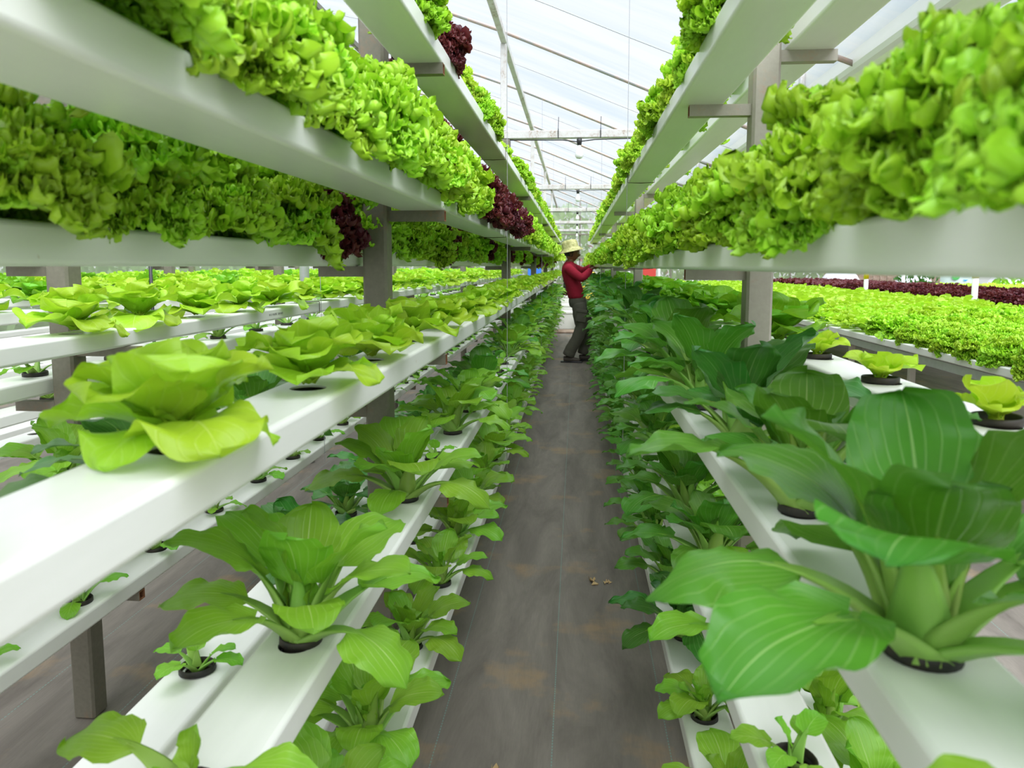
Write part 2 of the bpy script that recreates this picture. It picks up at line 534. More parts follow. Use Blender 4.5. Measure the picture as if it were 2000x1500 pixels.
def frill_recipe(r, n=(7, 7, 6, 4), k=1.0):
    out = []
    for cls, (cnt, z, t) in enumerate(((n[0], .020, .12), (n[1], .030, .15), (n[2], .035, .15), (n[3], .04, .12))):
        off = r.uniform(0, 6)
        for i in range(cnt):
            out.append((cls, off + 6.283*i/cnt + r.uniform(-.25, .25), r.uniform(-t, t), z + r.uniform(-.006, .006), k*r.uniform(.82, 1.12)))
    return out
def frill_sets(hi):
    n = dict() if hi else dict(nphi=46, nr=10, wl=.021, amp=.008, lobes=2)
    nv = 3 if hi else 2
    return [
        [fr(10+i, L=.142, th0=.50, th1=-1.0, **n) for i in range(nv)],
        [fr(20+i, L=.145, th0=.80, th1=-.25, **n) for i in range(nv)],
        [fr(30+i, L=.140, th0=1.15, th1=.55, fan=.9, **n) for i in range(nv)],
        [fr(40+i, L=.130, th0=1.5, th1=1.2, fan=.8, **n) for i in range(nv)],
    ]
FH, FL = frill_sets(True), frill_sets(False)
def red_recipe(r): return frill_recipe(r, (8, 8, 7, 5), 1.0)

def butter_recipe(r):
    out = []
    for cls, (cnt, t) in enumerate(((5, .15), (6, .18), (5, .2), (4, .25))):
        off = r.uniform(0, 6)
        for i in range(cnt):
            out.append((cls, off + 6.283*i/cnt + r.uniform(-.3, .3), r.uniform(-t, t), .012 + cls*.006, r.uniform(.8, 1.15)))
    return out
def butter_sets(hi):
    n = dict(nu=15, nv=22) if hi else dict(nu=7, nv=8)
    nv = 3 if hi else 2
    c = dict(shape='round', petr=.004, pet=.10, tip=.1)
    return [
        [bl(50+i, L=.112, W=.060, th0=.62, th1=-.95+.25*i, cup=.05+.15*i, wav=.0065, pw=1.2, **c, **n) for i in range(nv)],
        [bl(60+i, L=.105, W=.058, th0=1.0, th1=-.45+.25*i, cup=.35, wav=.0065, pw=1.3, **c, **n) for i in range(nv)],
        [bl(70+i, L=.082, W=.050, th0=1.25, th1=.15, cup=.55, wav=.006, pw=1.4, **c, **n) for i in range(nv)],
        [bl(80+i, L=.050, W=.032, th0=1.4, th1=.7, cup=.6, wav=.006, **c, **n) for i in range(nv)],
    ]
BH, BL = butter_sets(True), butter_sets(False)

def bok_recipe(r, n=(5, 5, 4, 3)):
    out = []
    for cls, cnt in enumerate(n):
        off = r.uniform(0, 6)
        for i in range(cnt):
            out.append((cls, off + 6.283*i/cnt + r.uniform(-.35, .35), r.uniform(-.15, .15), .004, r.uniform(.8, 1.12)))
    return out
def bok_sets(hi, slim=1.0):
    n = dict(nu=13, nv=22) if hi else dict(nu=5, nv=8)
    nv = 3 if hi else 2
    c = dict(petr=.0085, wav=.0028)
    return [
        [bl(90+i, L=.112, W=.043*slim, pet=.42, th0=.80, th1=-.95+.2*i, cup=-.15+.15*i, pw=1.35, **c, **n) for i in range(nv)],
        [bl(95+i, L=.116, W=.046*slim, pet=.42, th0=1.12, th1=-.65+.2*i, cup=.1, pw=1.6, **c, **n) for i in range(nv)],
        [bl(100+i, L=.105, W=.046*slim, pet=.40, th0=1.42, th1=.45, cup=.25, pw=1.6, **c, **n) for i in range(nv)],
        [bl(105+i, L=.070, W=.028*slim, pet=.35, th0=1.45, th1=1.2, cup=.5, **c, **n) for i in range(nv)],
    ]
KH, KL = bok_sets(True), bok_sets(False)
def two_recipe(r): return [(0, -.15, .05, .004, 1.15), (0, 3.0, .05, .004, 1.12), (3, 1.2, .1, .004, .9), (3, 4.0, -.4, .004, .7), (3, 5.2, -.6, .004, .6)]
def young_recipe(r): return bok_recipe(r, (3, 4, 3, 2))
def seed_recipe(r):
    out = []
    off = r.uniform(0, 6)
    for i in range(3): out.append((0, off+2.1*i+r.uniform(-.3, .3), r.uniform(-.2, .2), .004, r.uniform(.35, .55)))
    for i in range(2): out.append((1, off+1+3.1*i, r.uniform(-.2, .2), .004, r.uniform(.4, .55)))
    out.append((2, off, .1, .004, .4))
    return out
def bseed_recipe(r):
    out = []
    off = r.uniform(0, 6)
    for i in range(4): out.append((1, off+1.57*i+r.uniform(-.3, .3), r.uniform(-.2, .2), .008, r.uniform(.45, .65)))
    for i in range(3): out.append((2, off+1+2.1*i, r.uniform(-.3, .2), .008, r.uniform(.5, .8)))
    return out

K = {}
K['frill'] = Kind('curly_lettuce', 'curly_leaf', FH, FL, [M['frill']], frill_recipe, 'lettuce', False)
K['pale'] = Kind('pale_curly_lettuce', 'curly_leaf', FH, FL, [M['frill_pale']], lambda r: frill_recipe(r, (5, 5, 5, 3), .8), 'lettuce', False)
K['red'] = Kind('red_lettuce', 'curly_leaf', FH, FL, [M['red']], red_recipe, 'lettuce', False)
K['butter'] = Kind('butter_lettuce', 'leaf', BH, BL, [M['butter'], M['butter']], butter_recipe, 'lettuce', False)
K['butterd'] = Kind('butter_lettuce', 'leaf', BH, BL, [M['butter_dark'], M['butter_dark']], butter_recipe, 'lettuce', False)
K['bok'] = Kind('bok_choy', 'leaf', KH, KL, [M['bok'], M['stalk']], bok_recipe, 'bok choy')
K['bokl'] = Kind('bok_choy', 'leaf', KH, KL, [M['bok_light'], M['stalk']], bok_recipe, 'bok choy')
K['bokd'] = Kind('bok_choy', 'leaf', KH, KL, [M['bok_dark'], M['stalk']], bok_recipe, 'bok choy')
K['young'] = Kind('bok_choy', 'leaf', KH, KL, [M['bok_light'], M['stalk']], young_recipe, 'bok choy')
K['two'] = Kind('bok_choy', 'leaf', KH, KL, [M['bok_light'], M['stalk']], two_recipe, 'bok choy')
K['seed'] = Kind('bok_choy_seedling', 'leaf', KH, KL, [M['sprout'], M['stalk']], seed_recipe, 'seedling')
K['bseed'] = Kind('lettuce_seedling', 'leaf', BH, BL, [M['yellowish'], M['yellowish']], bseed_recipe, 'seedling')

def pot_mesh():
    b = MB()
    b.lathe([(.0235, -.030), (.0255, .0005), (.0305, .0008), (.0305, .0100), (.0290, .0115), (.0275, .0100), (.0255, -.006)], 24, 0)
    me = b.mesh('net_pot', [M['pot']], True)
    b = MB(); V = [(0, 0, -.003)]; n = 16
    for rr in (.013, .0262):
        for k in range(n):
            V.append((rr*math.cos(2*math.pi*k/n), rr*math.sin(2*math.pi*k/n), -.005 + random.uniform(-.002, .003)))
    F = [(0, 1+k, 1+(k+1) % n) for k in range(n)] + [(1+k, 1+n+k, 1+n+(k+1) % n, 1+(k+1) % n) for k in range(n)]
    b.add(V, F)
    return me, b.mesh('growing_medium', [M['soil']], True)
POT, SOIL = pot_mesh()

_U = ['first', 'second', 'third', 'fourth', 'fifth', 'sixth', 'seventh', 'eighth', 'ninth']
_T = {2: ('twenty', 'twentieth'), 3: ('thirty', 'thirtieth'), 4: ('forty', 'fortieth'), 5: ('fifty', 'fiftieth'), 6: ('sixty', 'sixtieth')}
ORD = ['first', 'second', 'third', 'fourth', 'fifth', 'sixth', 'seventh', 'eighth', 'ninth', 'tenth', 'eleventh', 'twelfth', 'thirteenth', 'fourteenth', 'fifteenth', 'sixteenth', 'seventeenth', 'eighteenth', 'nineteenth', 'twentieth'] + [x for t_ in (2, 3, 4, 5) for x in [f'{_T[t_][0]}-{u_}' for u_ in _U] + [_T[t_+1][1]]]
def plant(kind, loc, label, group, near, sc=1.0, seed=0, rot=None, pot=None, lean=(0, 0)):
    k = K[kind]; r = random.Random(seed*7919+13)
    rz = r.uniform(0, 6.28) if rot is None else rot
    pot = k.pot if pot is None else pot
    if near:
        root = empty(k.name, loc, (lean[0], lean[1], rz))
        rec = k.recipe(random.Random(seed+5))
        for cls, az, tilt, z, s in rec:
            me = k.near[cls][r.randrange(len(k.near[cls]))]
            o = bpy.data.objects.new(k.leafname, me); COL.objects.link(o); o.parent = root
            o.matrix_local = Matrix.Translation((0, 0, z*sc)) @ Matrix.Rotation(az, 4, 'Z') @ Matrix.Translation((.006*sc, 0, 0)) @ Matrix.Rotation(-tilt, 4, 'Y') @ Matrix.Scale(s*sc, 4)
        if pot:
            p = ob('net_pot', POT, root); ob('growing_medium', SOIL, p)
    else:
        root = ob(k.name, k.far[seed % 4], None, loc, (lean[0], lean[1], rz), sc)
        if pot and loc[1] < 9:
            p = ob('net_pot', POT, root, (0, 0, 0), (0, 0, 0), 1/sc)
    tag(root, label, k.cat, group)
    return root

# ------------------------------------------------------------------ growing channels
HOLE_R = .0258
def channel(x0, x1, zb, zt, y0, y1, holes, label, group='white growing channels', parent=None, name='growing_channel', hc=None):
    """hollow white box channel along Y; zb/zt relative to camera height; real round holes in its top"""
    zb += H; zt += H
    r = .007
    b = MB()
    prof = []
    def arc(cx, cz, a0, a1):
        for k in range(4):
            a = a0+(a1-a0)*k/3
            prof.append((cx+r*math.cos(a), cz+r*math.sin(a)))
    arc(x1-r, zt-r, math.pi/2, 0); arc(x1-r, zb+r, 0, -math.pi/2)
    arc(x0+r, zb+r, -math.pi/2, -math.pi); arc(x0+r, zt-r, -math.pi, -1.5*math.pi)
    V = [(x, y0, z) for x, z in prof] + [(x, y1, z) for x, z in prof]
    n = len(prof)
    F = [(i, i+1, n+i+1, n+i) for i in range(n-1)]
    b.add(V, [f[::-1] for f in F])
    # end walls
    b.add([(x, y0, z) for x, z in prof], [tuple(range(n))]); b.add([(x, y1, z) for x, z in prof], [tuple(range(n))[::-1]])
    # top strip with holes
    xa, xb = x0+r, x1-r
    xc = (x0+x1)/2 if hc is None else hc
    cur = y0
    hs = .036
    for hy in sorted(holes):
        if hy-hs < cur+.001 or hy+hs > y1: continue
        b.add([(xa, cur, zt), (xb, cur, zt), (xb, hy-hs, zt), (xa, hy-hs, zt)], [(0, 1, 2, 3)])
        m = 24
        ring = [(xc+HOLE_R*math.cos(2*math.pi*k/m), hy+HOLE_R*math.sin(2*math.pi*k/m), zt) for k in range(m)]
        outer = []
        for k in range(m):
            a = 2*math.pi*k/m; c, s_ = math.cos(a), math.sin(a)
            t = 1/max(abs(c), abs(s_))
            X = c*t; Y = s_*t
            X = (xb-xc)*X if X > 0 else (xc-xa)*X
            outer.append((xc+X, hy+hs*Y, zt))
        lip = [(x, y, zt-.003) for x, y, z in ring]
        b.add(ring+outer, [(k, m+k, m+(k+1) % m, (k+1) % m) for k in range(m)])
        b.add(ring+lip, [(k, (k+1) % m, m+(k+1) % m, m+k) for k in range(m)])
        cur = hy+hs
    b.add([(xa, cur, zt), (xb, cur, zt), (xb, y1, zt), (xa, y1, zt)], [(0, 1, 2, 3)])
    me = b.mesh(name, [M['white'], M['inner']], True)
    sm = np.zeros(len(me.polygons), dtype=bool)
    for i in range(n-1):
        if i % 4 != 3: sm[i] = True
    me.polygons.foreach_set('use_smooth', sm)
    o = ob(name, me, parent)
    if parent is None: tag(o, label, 'channel', group)
    return o

# ------------------------------------------------------------------ the setting: floor, roof, walls
b = MB(); b.box(-16, 16, -3, 30, -.12, 0)
o = b.build('floor', [M['floor']]); tag(o, kind='structure')

def roof_z(x):
    return float(np.interp(x, [-7.6, -6.2, -4.8, -3.4, -2.0, -1.12, -.5, .54, 1.23], [.90, 1.45, 1.95, 2.25, 2.03, 1.82, 1.60, 1.17, .90])) + H
def roof_z2(x):
    return float(np.interp(x, [1.43, 2.2, 4.2, 6.8, 9.4, 11.4, 12.4], [.92, 1.25, 1.85, 2.3, 1.85, 1.25, .9])) + H
def film(name, xs, zf, y0, y1):
    V = []; F = []
    for x in xs:
        V += [(x, y0, zf(x)+.045), (x, y1, zf(x)+.045)]
    for i in range(len(xs)-1):
        F.append((2*i, 2*i+1, 2*i+3, 2*i+2))
    o = ob(name, mk(name, V, F, [M['film']])); tag(o, kind='structure'); return o
film('roof', np.linspace(-7.6, 1.24, 40), roof_z, -2.5, 21)
film('roof', np.linspace(1.42, 12.4, 36), roof_z2, -2.5, 21)

# roof arches (bent pipes) every 1.72 m, thin wires between them
YS = [1.83+3.44*k for k in range(6)]
ki = 0
for i in range(11):
    y = .11+1.72*i+.0
    y = 1.83-1.72+1.72*i
    for side, xs, zf in (('left', np.linspace(-7.6, 1.23, 26), roof_z), ('right', np.linspace(1.43, 12.4, 22), roof_z2)):
        b = MB(); b.tube([(x, y, zf(x)) for x in xs], .0135, 8)
        o = b.build('roof_pipe', [M['pipe']], smooth=True)
        far = False
        tag(o, (f'bent grey roof pipe, {ORD[i]} arch from the near end of the {side} bay' if not far else f'thin grey roof pipe among the far arches of the {side} bay'), 'pipe', f'roof pipes of the {side} bay')
for i in range(9):
    y = 2.7+1.72*i
    b = MB(); b.tube([(x, y, roof_z(x)+.02) for x in np.linspace(-7.6, 1.23, 20)], .003, 5)
    o = b.build('roof_wire', [M['steelwire']])
    tag(o, f'thin wire under the plastic film of the left bay roof, {ORD[i]} from near end', 'wire', 'roof wires')
def beam_y(name, x, z, w, h, y0, y1, m, label, cat='beam', kind=None):
    b = MB(); b.box(x-w/2, x+w/2, y0, y1, z-h/2+H, z+h/2+H, 0, .004)
    o = b.build(name, [m]); tag(o, label, cat); return o
beam_y('roof_purlin', -.507, 1.545, .04, .05, -2, 20.5, M['peel'], 'long weathered purlin under the roof film above the left rack posts')
beam_y('roof_purlin', -2.0, 1.985, .04, .05, -2, 20.5, M['steel'], 'long brownish purlin higher up the roof behind the top left lettuces')
beam_y('roof_purlin', -3.4, 2.2, .04, .05, -2, 20.5, M['steel'], 'ridge purlin at the highest line of the left bay roof')

# gutter between the bays, with its brackets
b = MB()
gx0, gx1, gb, gt = 1.22, 1.44, .865+H, 1.035+H
prof = [(gx0, gt), (gx0, gb+.03), (gx0+.010, gb+.010), (gx0+.03, gb), (gx1-.03, gb), (gx1-.010, gb+.01), (gx1, gb+.03), (gx1, gt), (gx1-.012, gt), (gx1-.012, gb+.035), (gx1-.035, gb+.012), (gx0+.035, gb+.012), (gx0+.012, gb+.035), (gx0+.012, gt)]
n = len(prof)
for ya, yb in ((-1, 4.25), (4.27, 9.2), (9.22, 20)):
    b.add([(x, ya, z) for x, z in prof] + [(x, yb, z) for x, z in prof], [(i, n+i, n+(i+1) % n, (i+1) % n) for i in range(n)] + [tuple(range(n))[::-1], tuple(range(n, 2*n))])
o = b.build('roof_gutter', [M['white']])
tag(o, 'deep white rain gutter hanging between the two roof bays beyond the right rack', 'gutter')
for i, y in enumerate((5.3, 8.75, 12.2, 15.6, 19.0)):
    b = MB(); b.tube([(1.33, y, 0), (1.33, y, gb-.002)], .026, 14)
    o = b.build('gutter_post', [M['whitepipe']], smooth=True)
    tag(o, f'slim white round post under the gutter, {ORD[i]} along from the near end', 'post', 'gutter posts')
for i, y in enumerate((.8, 4.25, 7.7, 11.1, 14.6)):
    t = empty('gutter_bracket', (1.33, y, 0))
    b = MB(); b.box(-.14, .14, -.02, .02, gb-.042, gb-.004, 0, .003); b.build('cross_bracket', [M['peel']], t)
    for s in (-1, 1):
        b = MB(); b.box(s*.127-.012, s*.127+.012, -.02, .02, gb-.002, gt+.12, 0, .003); b.build('side_bracket', [M['peel']], t)
    tag(t, f'peeling metal cradle bracket holding the white gutter, {ORD[i]} along', 'bracket', 'gutter brackets')

# end wall and side walls: milky film on posts, greenery behind
def wall(name, pts, z0, z1, m=None):
    V = []; F = []
    for (x, y) in pts: V += [(x, y, z0), (x, y, z1)]
    for i in range(len(pts)-1): F.append((2*i, 2*i+2, 2*i+3, 2*i+1))
    o = ob(name, mk(name, V, F, [m or M['haze']], smooth=False)); tag(o, kind='structure'); return o
wall('wall_back', [(-7.6, 20.9), (12.6, 20.9)], 0, 3.5)
for i, x in enumerate((-6, -4, -2, -.9, .1, 1.33, 2.6, 4.2, 5.8, 7.4, 9.0, 10.6)):
    b = MB(); b.box(x-.02, x+.02, 20.80, 20.84, 0, 2.6+ (0 if x > 1 else .5), 0, .003)
    o = b.build('trim_%d' % (i+1), [M['steel']]); tag(o, kind='structure')
for i, z in enumerate((.75, 1.45, 2.1)):
    b = MB(); b.box(-7.6, 12.5, 20.76, 20.795, z-.018, z+.018, 0, .003)
    o = b.build('trim_%d' % (i+21), [M['steel']]); tag(o, kind='structure')
# right side wall: boards, rails
t = empty('wall_right', (12.45, 0, 0)); tag(t, kind='structure')
bm_ = []
for v in range(4):
    b = MB(); b.box(-.012, .012, -.085, .085, 0, 2.1, 0, .003); bm_.append(b.mesh('board', [M['wood']]))
for i in range(96):
    y = 1.5+.18*i
    ob('board', bm_[i % 4], t, (random.uniform(-.008, .008), y, random.uniform(-.04, .02)))
for i, z in enumerate((1.02, 1.30)):
    b = MB(); b.box(12.37, 12.41, 1, 20.8, z-.02, z+.02, 0, .003)
    o = b.build('trim_%d' % (i+31), [M['steel']]); tag(o, kind='structure')

# ------------------------------------------------------------------ shrubs beyond the end wall (nobody could count the leaves)
def scatter_leaves(name, n, box, size, m, extra=None, ne=0):
    g = np.random.default_rng(5)
    q = np.array([[-.5, 0, 0], [0, -.28, .1], [.5, 0, 0], [0, .28, .1]])
    V = []; mi = []
    for k in range(n+ne):
        c = g.uniform(box[0], box[1])
        e = Euler(g.uniform(0, 6.28, 3)).to_matrix()
        sc = size*g.uniform(.6, 1.4)*(.7 if k >= n else 1)
        V.append((q*sc) @ np.array(e).T + c); mi.append(1 if k >= n else 0)
    V = np.concatenate(V); F = np.arange(len(V)).reshape(-1, 4)
    mats = [m] + ([extra] if extra else [])
    return ob(name, mk(name, V, F, mats, mi, np.tile([[.5, .5], [.3, .6], [.5, .9], [.7, .6]], (n+ne, 1))))
pink = simple('pink_petal', (.85, .12, .35), .5)
o = scatter_leaves('flowering_shrubbery', 9000, (np.array([-6, 22, .0]), np.array([10, 24.5, 3.1])), .22, M['bush'], pink, 300)
tag(o, 'green shrubbery with pink flowers seen hazily through the end wall film', 'shrubbery', None, 'stuff')
t = empty('board_wall', (0, 20.6, 0)); tag(t, 'weathered brown board wall at the far right end behind the tarpaulins', 'board wall')
for i in range(22):
    ob('board', bm_[i % 4], t, (6.7+.18*i, random.uniform(-.008, .008), random.uniform(-.5, -.4)), (0, 0, R(90)))
o = scatter_leaves('tall_hedge', 9000, (np.array([-9.6, 2, .0]), np.array([-8.6, 21, 2.3])), .22, M['bush'])
tag(o, 'long green hedge outside the far left side of the greenhouse', 'hedge', None, 'stuff')
wall('wall_left', [(-7.62, -2), (-7.62, 20.9)], 0, .9+H)

# ------------------------------------------------------------------ racks: posts with arms, cross beams
def rack_post(xc, y, arms_r, arms_l, ztop, label, group, m='steel', arm_m='steel'):
    t = empty('rack_post', (xc, y, 0))
    b = MB(); b.box(-.0305, .0305, -.0305, .0305, 0, ztop+H, 0, .006)
    b.build('upright', [M[m]], t)
    for sgn, arms in ((1, arms_r), (-1, arms_l)):
        for zb, x_out in arms:
            # hollow square tube pointing out under the channel; local x from the post face
            a, e = .0305, abs(x_out-xc)
            h = .013
            z = zb+H-h
            bb = MB()
            V = []
            for xx, q in ((a, h), (e, h), (e, h-.003), (e-.02, h-.003)):
                V += [(xx*sgn, -q, z-q), (xx*sgn, q, z-q), (xx*sgn, q, z+q), (xx*sgn, -q, z+q)]
            F = []; mi = []
            for r_ in range(3):
                for k in range(4):
                    A, B = r_*4+k, r_*4+(k+1) % 4
                    f = (A, B, B+4, A+4)
                    F.append(f if sgn > 0 else f[::-1]); mi.append(0 if r_ == 0 else 1)
            F.append((12, 13, 14, 15)); mi.append(1)
            bb.V = V; bb.F = F; bb.mi = mi
            bb.build('support_arm', [M[arm_m], M['rust']], t)
    tag(t, label, 'post', group)
    return t

# tiers (bottom, top) relative to the camera height
LR = [(.4855, .531), (.136, .181), (-.219, -.173), (-.585, -.540), (-.945, -.900)]      # aisle side of the left rack
LL = [(.375, .42), (0., .046), (-.355, -.310), (-.745, -.700), (-1.12, -1.075)]          # its rear side
RL = [(.376, .421), (-.007, .040), (-.357, -.312), (-.712, -.667), (-1.065, -1.020)]     # aisle side of the right rack
RR = [(.495, .540), (.145, .190), (-.245, -.200), (-.62, -.575), (-1.02, -.975)]         # its outer side
XA = -.4935
LRX = (-.435, -.325); LLX = (-.652, -.542)
RLX = (.232, .342); RRX = (.478, .588)
PITCH = .345
hole0 = .275
def holes(y0, y1, ph=hole0, p=PITCH):
    k0 = math.ceil((y0-ph)/p)
    return [ph+p*k for k in range(k0, int((y1-ph)/p)+1)]

# where the plants (and so the holes) sit along each channel
def Yr(a, b, ph, p): return holes(a, b, ph, p)
YL = {'L0': Yr(1.2, 15.7, hole0, PITCH), 'L1': Yr(.45, 16, hole0, .235),
      'L2': [.31, .665, 1.02, 1.345, 1.70, 2.05, 2.4, 2.75, 3.1, 3.45] + Yr(3.7, 16, hole0, PITCH),
      'L3': [.33, .675, .985, 1.66, 2.02, 2.34, 2.72, 3.08, 3.43, 3.75] + Yr(4.0, 16, hole0, PITCH), 'L4': [.7, 1.05] + Yr(1.2, 16, hole0, PITCH),
      'l0': Yr(1.9, 15.9, hole0, .31), 'l1': Yr(.55, 16, .22, .235), 'l2': Yr(.6, 16, hole0, PITCH), 'l3': [.40, .72, 1.18] + Yr(1.6, 16, hole0, PITCH), 'l4': Yr(.3, 16, .35, PITCH),
      'R0': Yr(1.0, 12.5, hole0, .29), 'R1': [.36, .56, .79, 1.04, 1.29] + Yr(1.5, 12.6, hole0, .24), 'R2': [.37, .60, .945, 1.29] + Yr(1.6, 12.6, hole0, PITCH),
      'R3': [.66, .975, 1.28] + Yr(1.55, 12.6, hole0, PITCH), 'R4': [.95, 1.30, 1.62] + Yr(1.9, 12.6, hole0, PITCH),
      'r0': Yr(2, 12.5, hole0, PITCH), 'r1': Yr(.6, 12.5, hole0, .3), 'r2': [.62, .97, 1.315, 1.655, 2.0, 2.3] + Yr(2.5, 12.6, hole0, .30),
      'r3': Yr(1.4, 12.5, .28, PITCH), 'r4': [1.25, 1.5] + Yr(1.8, 12.5, .28, PITCH)}
TN = ['top', 'second', 'third', 'fourth', 'lowest']
for i in range(5):
    y = YS[i]
    rack_post(XA, y, [(z, LRX[1]+.003 if k < 4 else LRX[1]-.01) for k, (z, _) in enumerate(LR)], [(z, LLX[0]+.01) for z, _ in LL], .875,
              f'grey steel rack post of the left rack beside the aisle, {ORD[i]} from the near end', 'left rack posts')
for i in range(4):
    y = YS[i]
    rack_post(.4335, y, [(z, RRX[1]+.005) for z, _ in RR], [(z, RLX[0]+.030) for z, _ in RL], .875,
              f'speckled pale steel rack post of the right rack, {ORD[i]} from the near end', 'right rack posts', 'steel_light', 'steel_light')

for k, (zb, zt) in enumerate(LR):
    dx = -.015 if k == 3 else 0
    channel(LRX[0]+dx, LRX[1]+dx, zb, zt, -.4, 16.1 if k else 15.9, YL['L%d' % k], f'white channel on the aisle side of the left rack, {TN[k]} tier')
for k, (zb, zt) in enumerate(LL):
    dx = -.03 if k == 4 else (-.05 if k == 3 else 0)
    channel(LLX[0]+dx, LLX[1]+dx, zb, zt, -.4, 16.1, YL['l%d' % k], f'white channel on the rear side of the left rack, {TN[k]} tier')
for k, (zb, zt) in enumerate(RL):
    dx = .018 if k > 2 else 0
    channel(RLX[0]+dx, RLX[1]+dx, zb, zt, -.4, 12.7, YL['R%d' % k], f'white channel on the aisle side of the right rack, {TN[k]} tier')
for k, (zb, zt) in enumerate(RR):
    channel(RRX[0], RRX[1], zb, zt, -.4, 12.7, YL['r%d' % k], f'white channel on the outer side of the right rack, {TN[k]} tier')

# racks B, C, D, E further left
RB = [(-.207, -.162), (-.565, -.520), (-.868, -.823)]
for ri, (dx, nm) in enumerate(((-.832, 'second'), (-1.664, 'third'), (-2.496, 'fourth'), (-3.328, 'fifth'), (-4.16, 'sixth'))):
    y0 = .2 if ri == 0 else .8+ri*.5
    xr = (LRX[0]+dx, LRX[1]+dx); xl = (LLX[0]+dx, LLX[1]+dx)
    npost = 5
    for i in range(npost):
        rack_post(XA+dx, YS[i], [(z, xr[1]-.002 + (.03 if i == 0 and j == 0 else 0)) for j, (z, _) in enumerate(RB)], [(z, xl[0]+.01) for z, _ in LL[1:4]], .45,
                  f'grey steel post of the {nm} left rack, {ORD[i]} from the near end', f'posts of the {nm} left rack')
    for k, (zb, zt) in enumerate(RB if ri < 3 else RB[:2]):
        channel(xr[0], xr[1], zb, zt, y0, 16.1, holes(max(y0, 1.3), 16, 1.685, .30) if (k == 0 and ri == 0) else (holes(y0, 16, .29, .30) if k == 0 else holes(y0, 16)), f'white channel on the near side of the {nm} left rack, {["upper", "middle", "lower"][k]} of three')
    for k, (zb, zt) in enumerate(LL[1:4] if ri < 2 else LL[1:2]):
        channel(xl[0], xl[1], zb+(.02 if k == 1 else 0), zt+(.02 if k == 1 else 0), y0, 16.1, holes(y0, 16, .12), f'white channel on the far side of the {nm} left rack, {["upper", "middle", "lower"][k]} of three')

# cross beams, cable ties, bulbs
for i in range(5):
    y = YS[i+1] if i < 4 else 19.03
    t = empty('cross_beam', (0, y, 0))
    b = MB(); b.box(-.535, .475, -.026, .026, .879+H, .932+H, 0, .004); b.build('beam', [M['peel']], t)
    if i < 3:
        for x in (-.13, .16):
            b = MB(); b.box(x-.003, x+.003, -.03, -.027, .875+H, .94+H); b.tube([(x, -.028, .94+H), (x+.002, -.026, 1.02+H)], .0022, 5)
            b.build('cable_tie', [M['black']], t)
    b = MB(); b.tube([(-.5, -.02, .870+H), (-.1, -.02, .866+H), (.0, -.02, .852+H), (.12, -.02, .866+H), (.46, -.02, .872+H)], .004, 6)
    b.build('power_cable', [M['black']], t, True)
    tag(t, f'white peeling cross beam between the racks over the aisle, {ORD[i]} from near end', 'beam', 'cross beams over the aisle')
    t = empty('light_bulb', (.015, y-.02, .86+H))
    b = MB(); b.lathe([(0, .012), (.018, .012), (.018, -.006), (.015, -.03), (.013, -.032), (0, -.032)], 16)
    b.build('lamp_holder', [M['black']], t, True)
    b = MB(); b.lathe([(.012, -.032), (.0125, -.045), (.016, -.055), (.025, -.075), (.029, -.092), (.027, -.108), (.018, -.12), (0, -.124)], 20)
    gm = bpy.data.materials.get('bulb_glass')
    if gm is None:
        gm, nt, out = mat('bulb_glass'); g = N(nt)
        g.l(g.bsdf((.86, .87, .87), .15, .5), out.inputs[0])
    b.build('bulb', [gm], t, True)
    tag(t, f'unlit round light bulb under the {ORD[i]} cross beam from near end', 'light bulb', 'bulbs over the aisle')
    if i < 4:
        b = MB(); b.box(-.53, -.49, y-.022, y+.022, .934+H, 1.52+H, 0, .003)
        o = b.build('roof_strut', [M['peel']])
        tag(o, f'whitewashed upright from the {ORD[i]} cross beam up to the left purlin', 'post', 'roof struts')
b = MB(); b.box(-.535, .475, 1.80, 1.86, .879+H, .932+H, 0, .004)

# hanger wires with loops around the channels
def hanger(x0, x1, xw, y, z0, z1, tiers, label, group='hanger wires'):
    t = empty('hanger_wire', (xw, y, 0))
    b = MB(); b.tube([(0, 0, z0+H), (.002, 0, (z0+z1)/2+H), (0, 0, z1+H)], .0014, 5); b.build('wire', [M['steelwire']], t)
    for zb, zt in tiers:
        e = .0035
        X0, X1 = x0-e-xw, x1+e-xw
        b = MB(); b.tube([(X1, 0, zt+H+e), (X1, 0, zb+H-e), ((X0+X1)/2, 0, zb+H-e-.002), (X0, 0, zb+H-e), (X0, 0, zt+H+e), (X1, 0, zt+H+e)], .0018, 5)
        b.build('wire_loop', [M['wire']], t)
    tag(t, label, 'wire', group)
for i, y in enumerate((3.42, 6.9, 10.3)):
    hanger(LRX[0], LRX[1], LRX[1]+.0085, y, -.95, 1.5, LR[:3], f'thin vertical wire looped round the left rack channels, {ORD[i]} along')
    hanger(RLX[0], RLX[1], RLX[0]-.0085, y, -1.0, 1.25, RL[:2], f'thin vertical wire looped round the right rack channels, {ORD[i]} along')
hanger(LRX[0]-.832, LRX[1]-.832, LRX[1]-.832+.0085, 3.27, -.9, .4, RB[:1], 'thin wire looped round the upper channel of the second left rack')

t = empty('support_rod', (-1.975, 3.32, 0))
b = MB(); b.tube([(0, 0, 0), (0, 0, 1.55)], .008, 8); b.build('rod', [M['black']], t, True)
b = MB(); b.box(-.02, .02, -.012, .012, .62, .68, 0, .003); b.build('clamp', [M['black']], t)
tag(t, 'black vertical rod among the channels of the racks on the left', 'rod')
b = MB(); b.tube([(-1.66, 4.45, 0), (-1.66, 4.45, 2.9)], .029, 16)
o = b.build('round_pipe', [M['galv']], smooth=True); tag(o, 'shiny round metal pipe standing between the left racks', 'pipe')

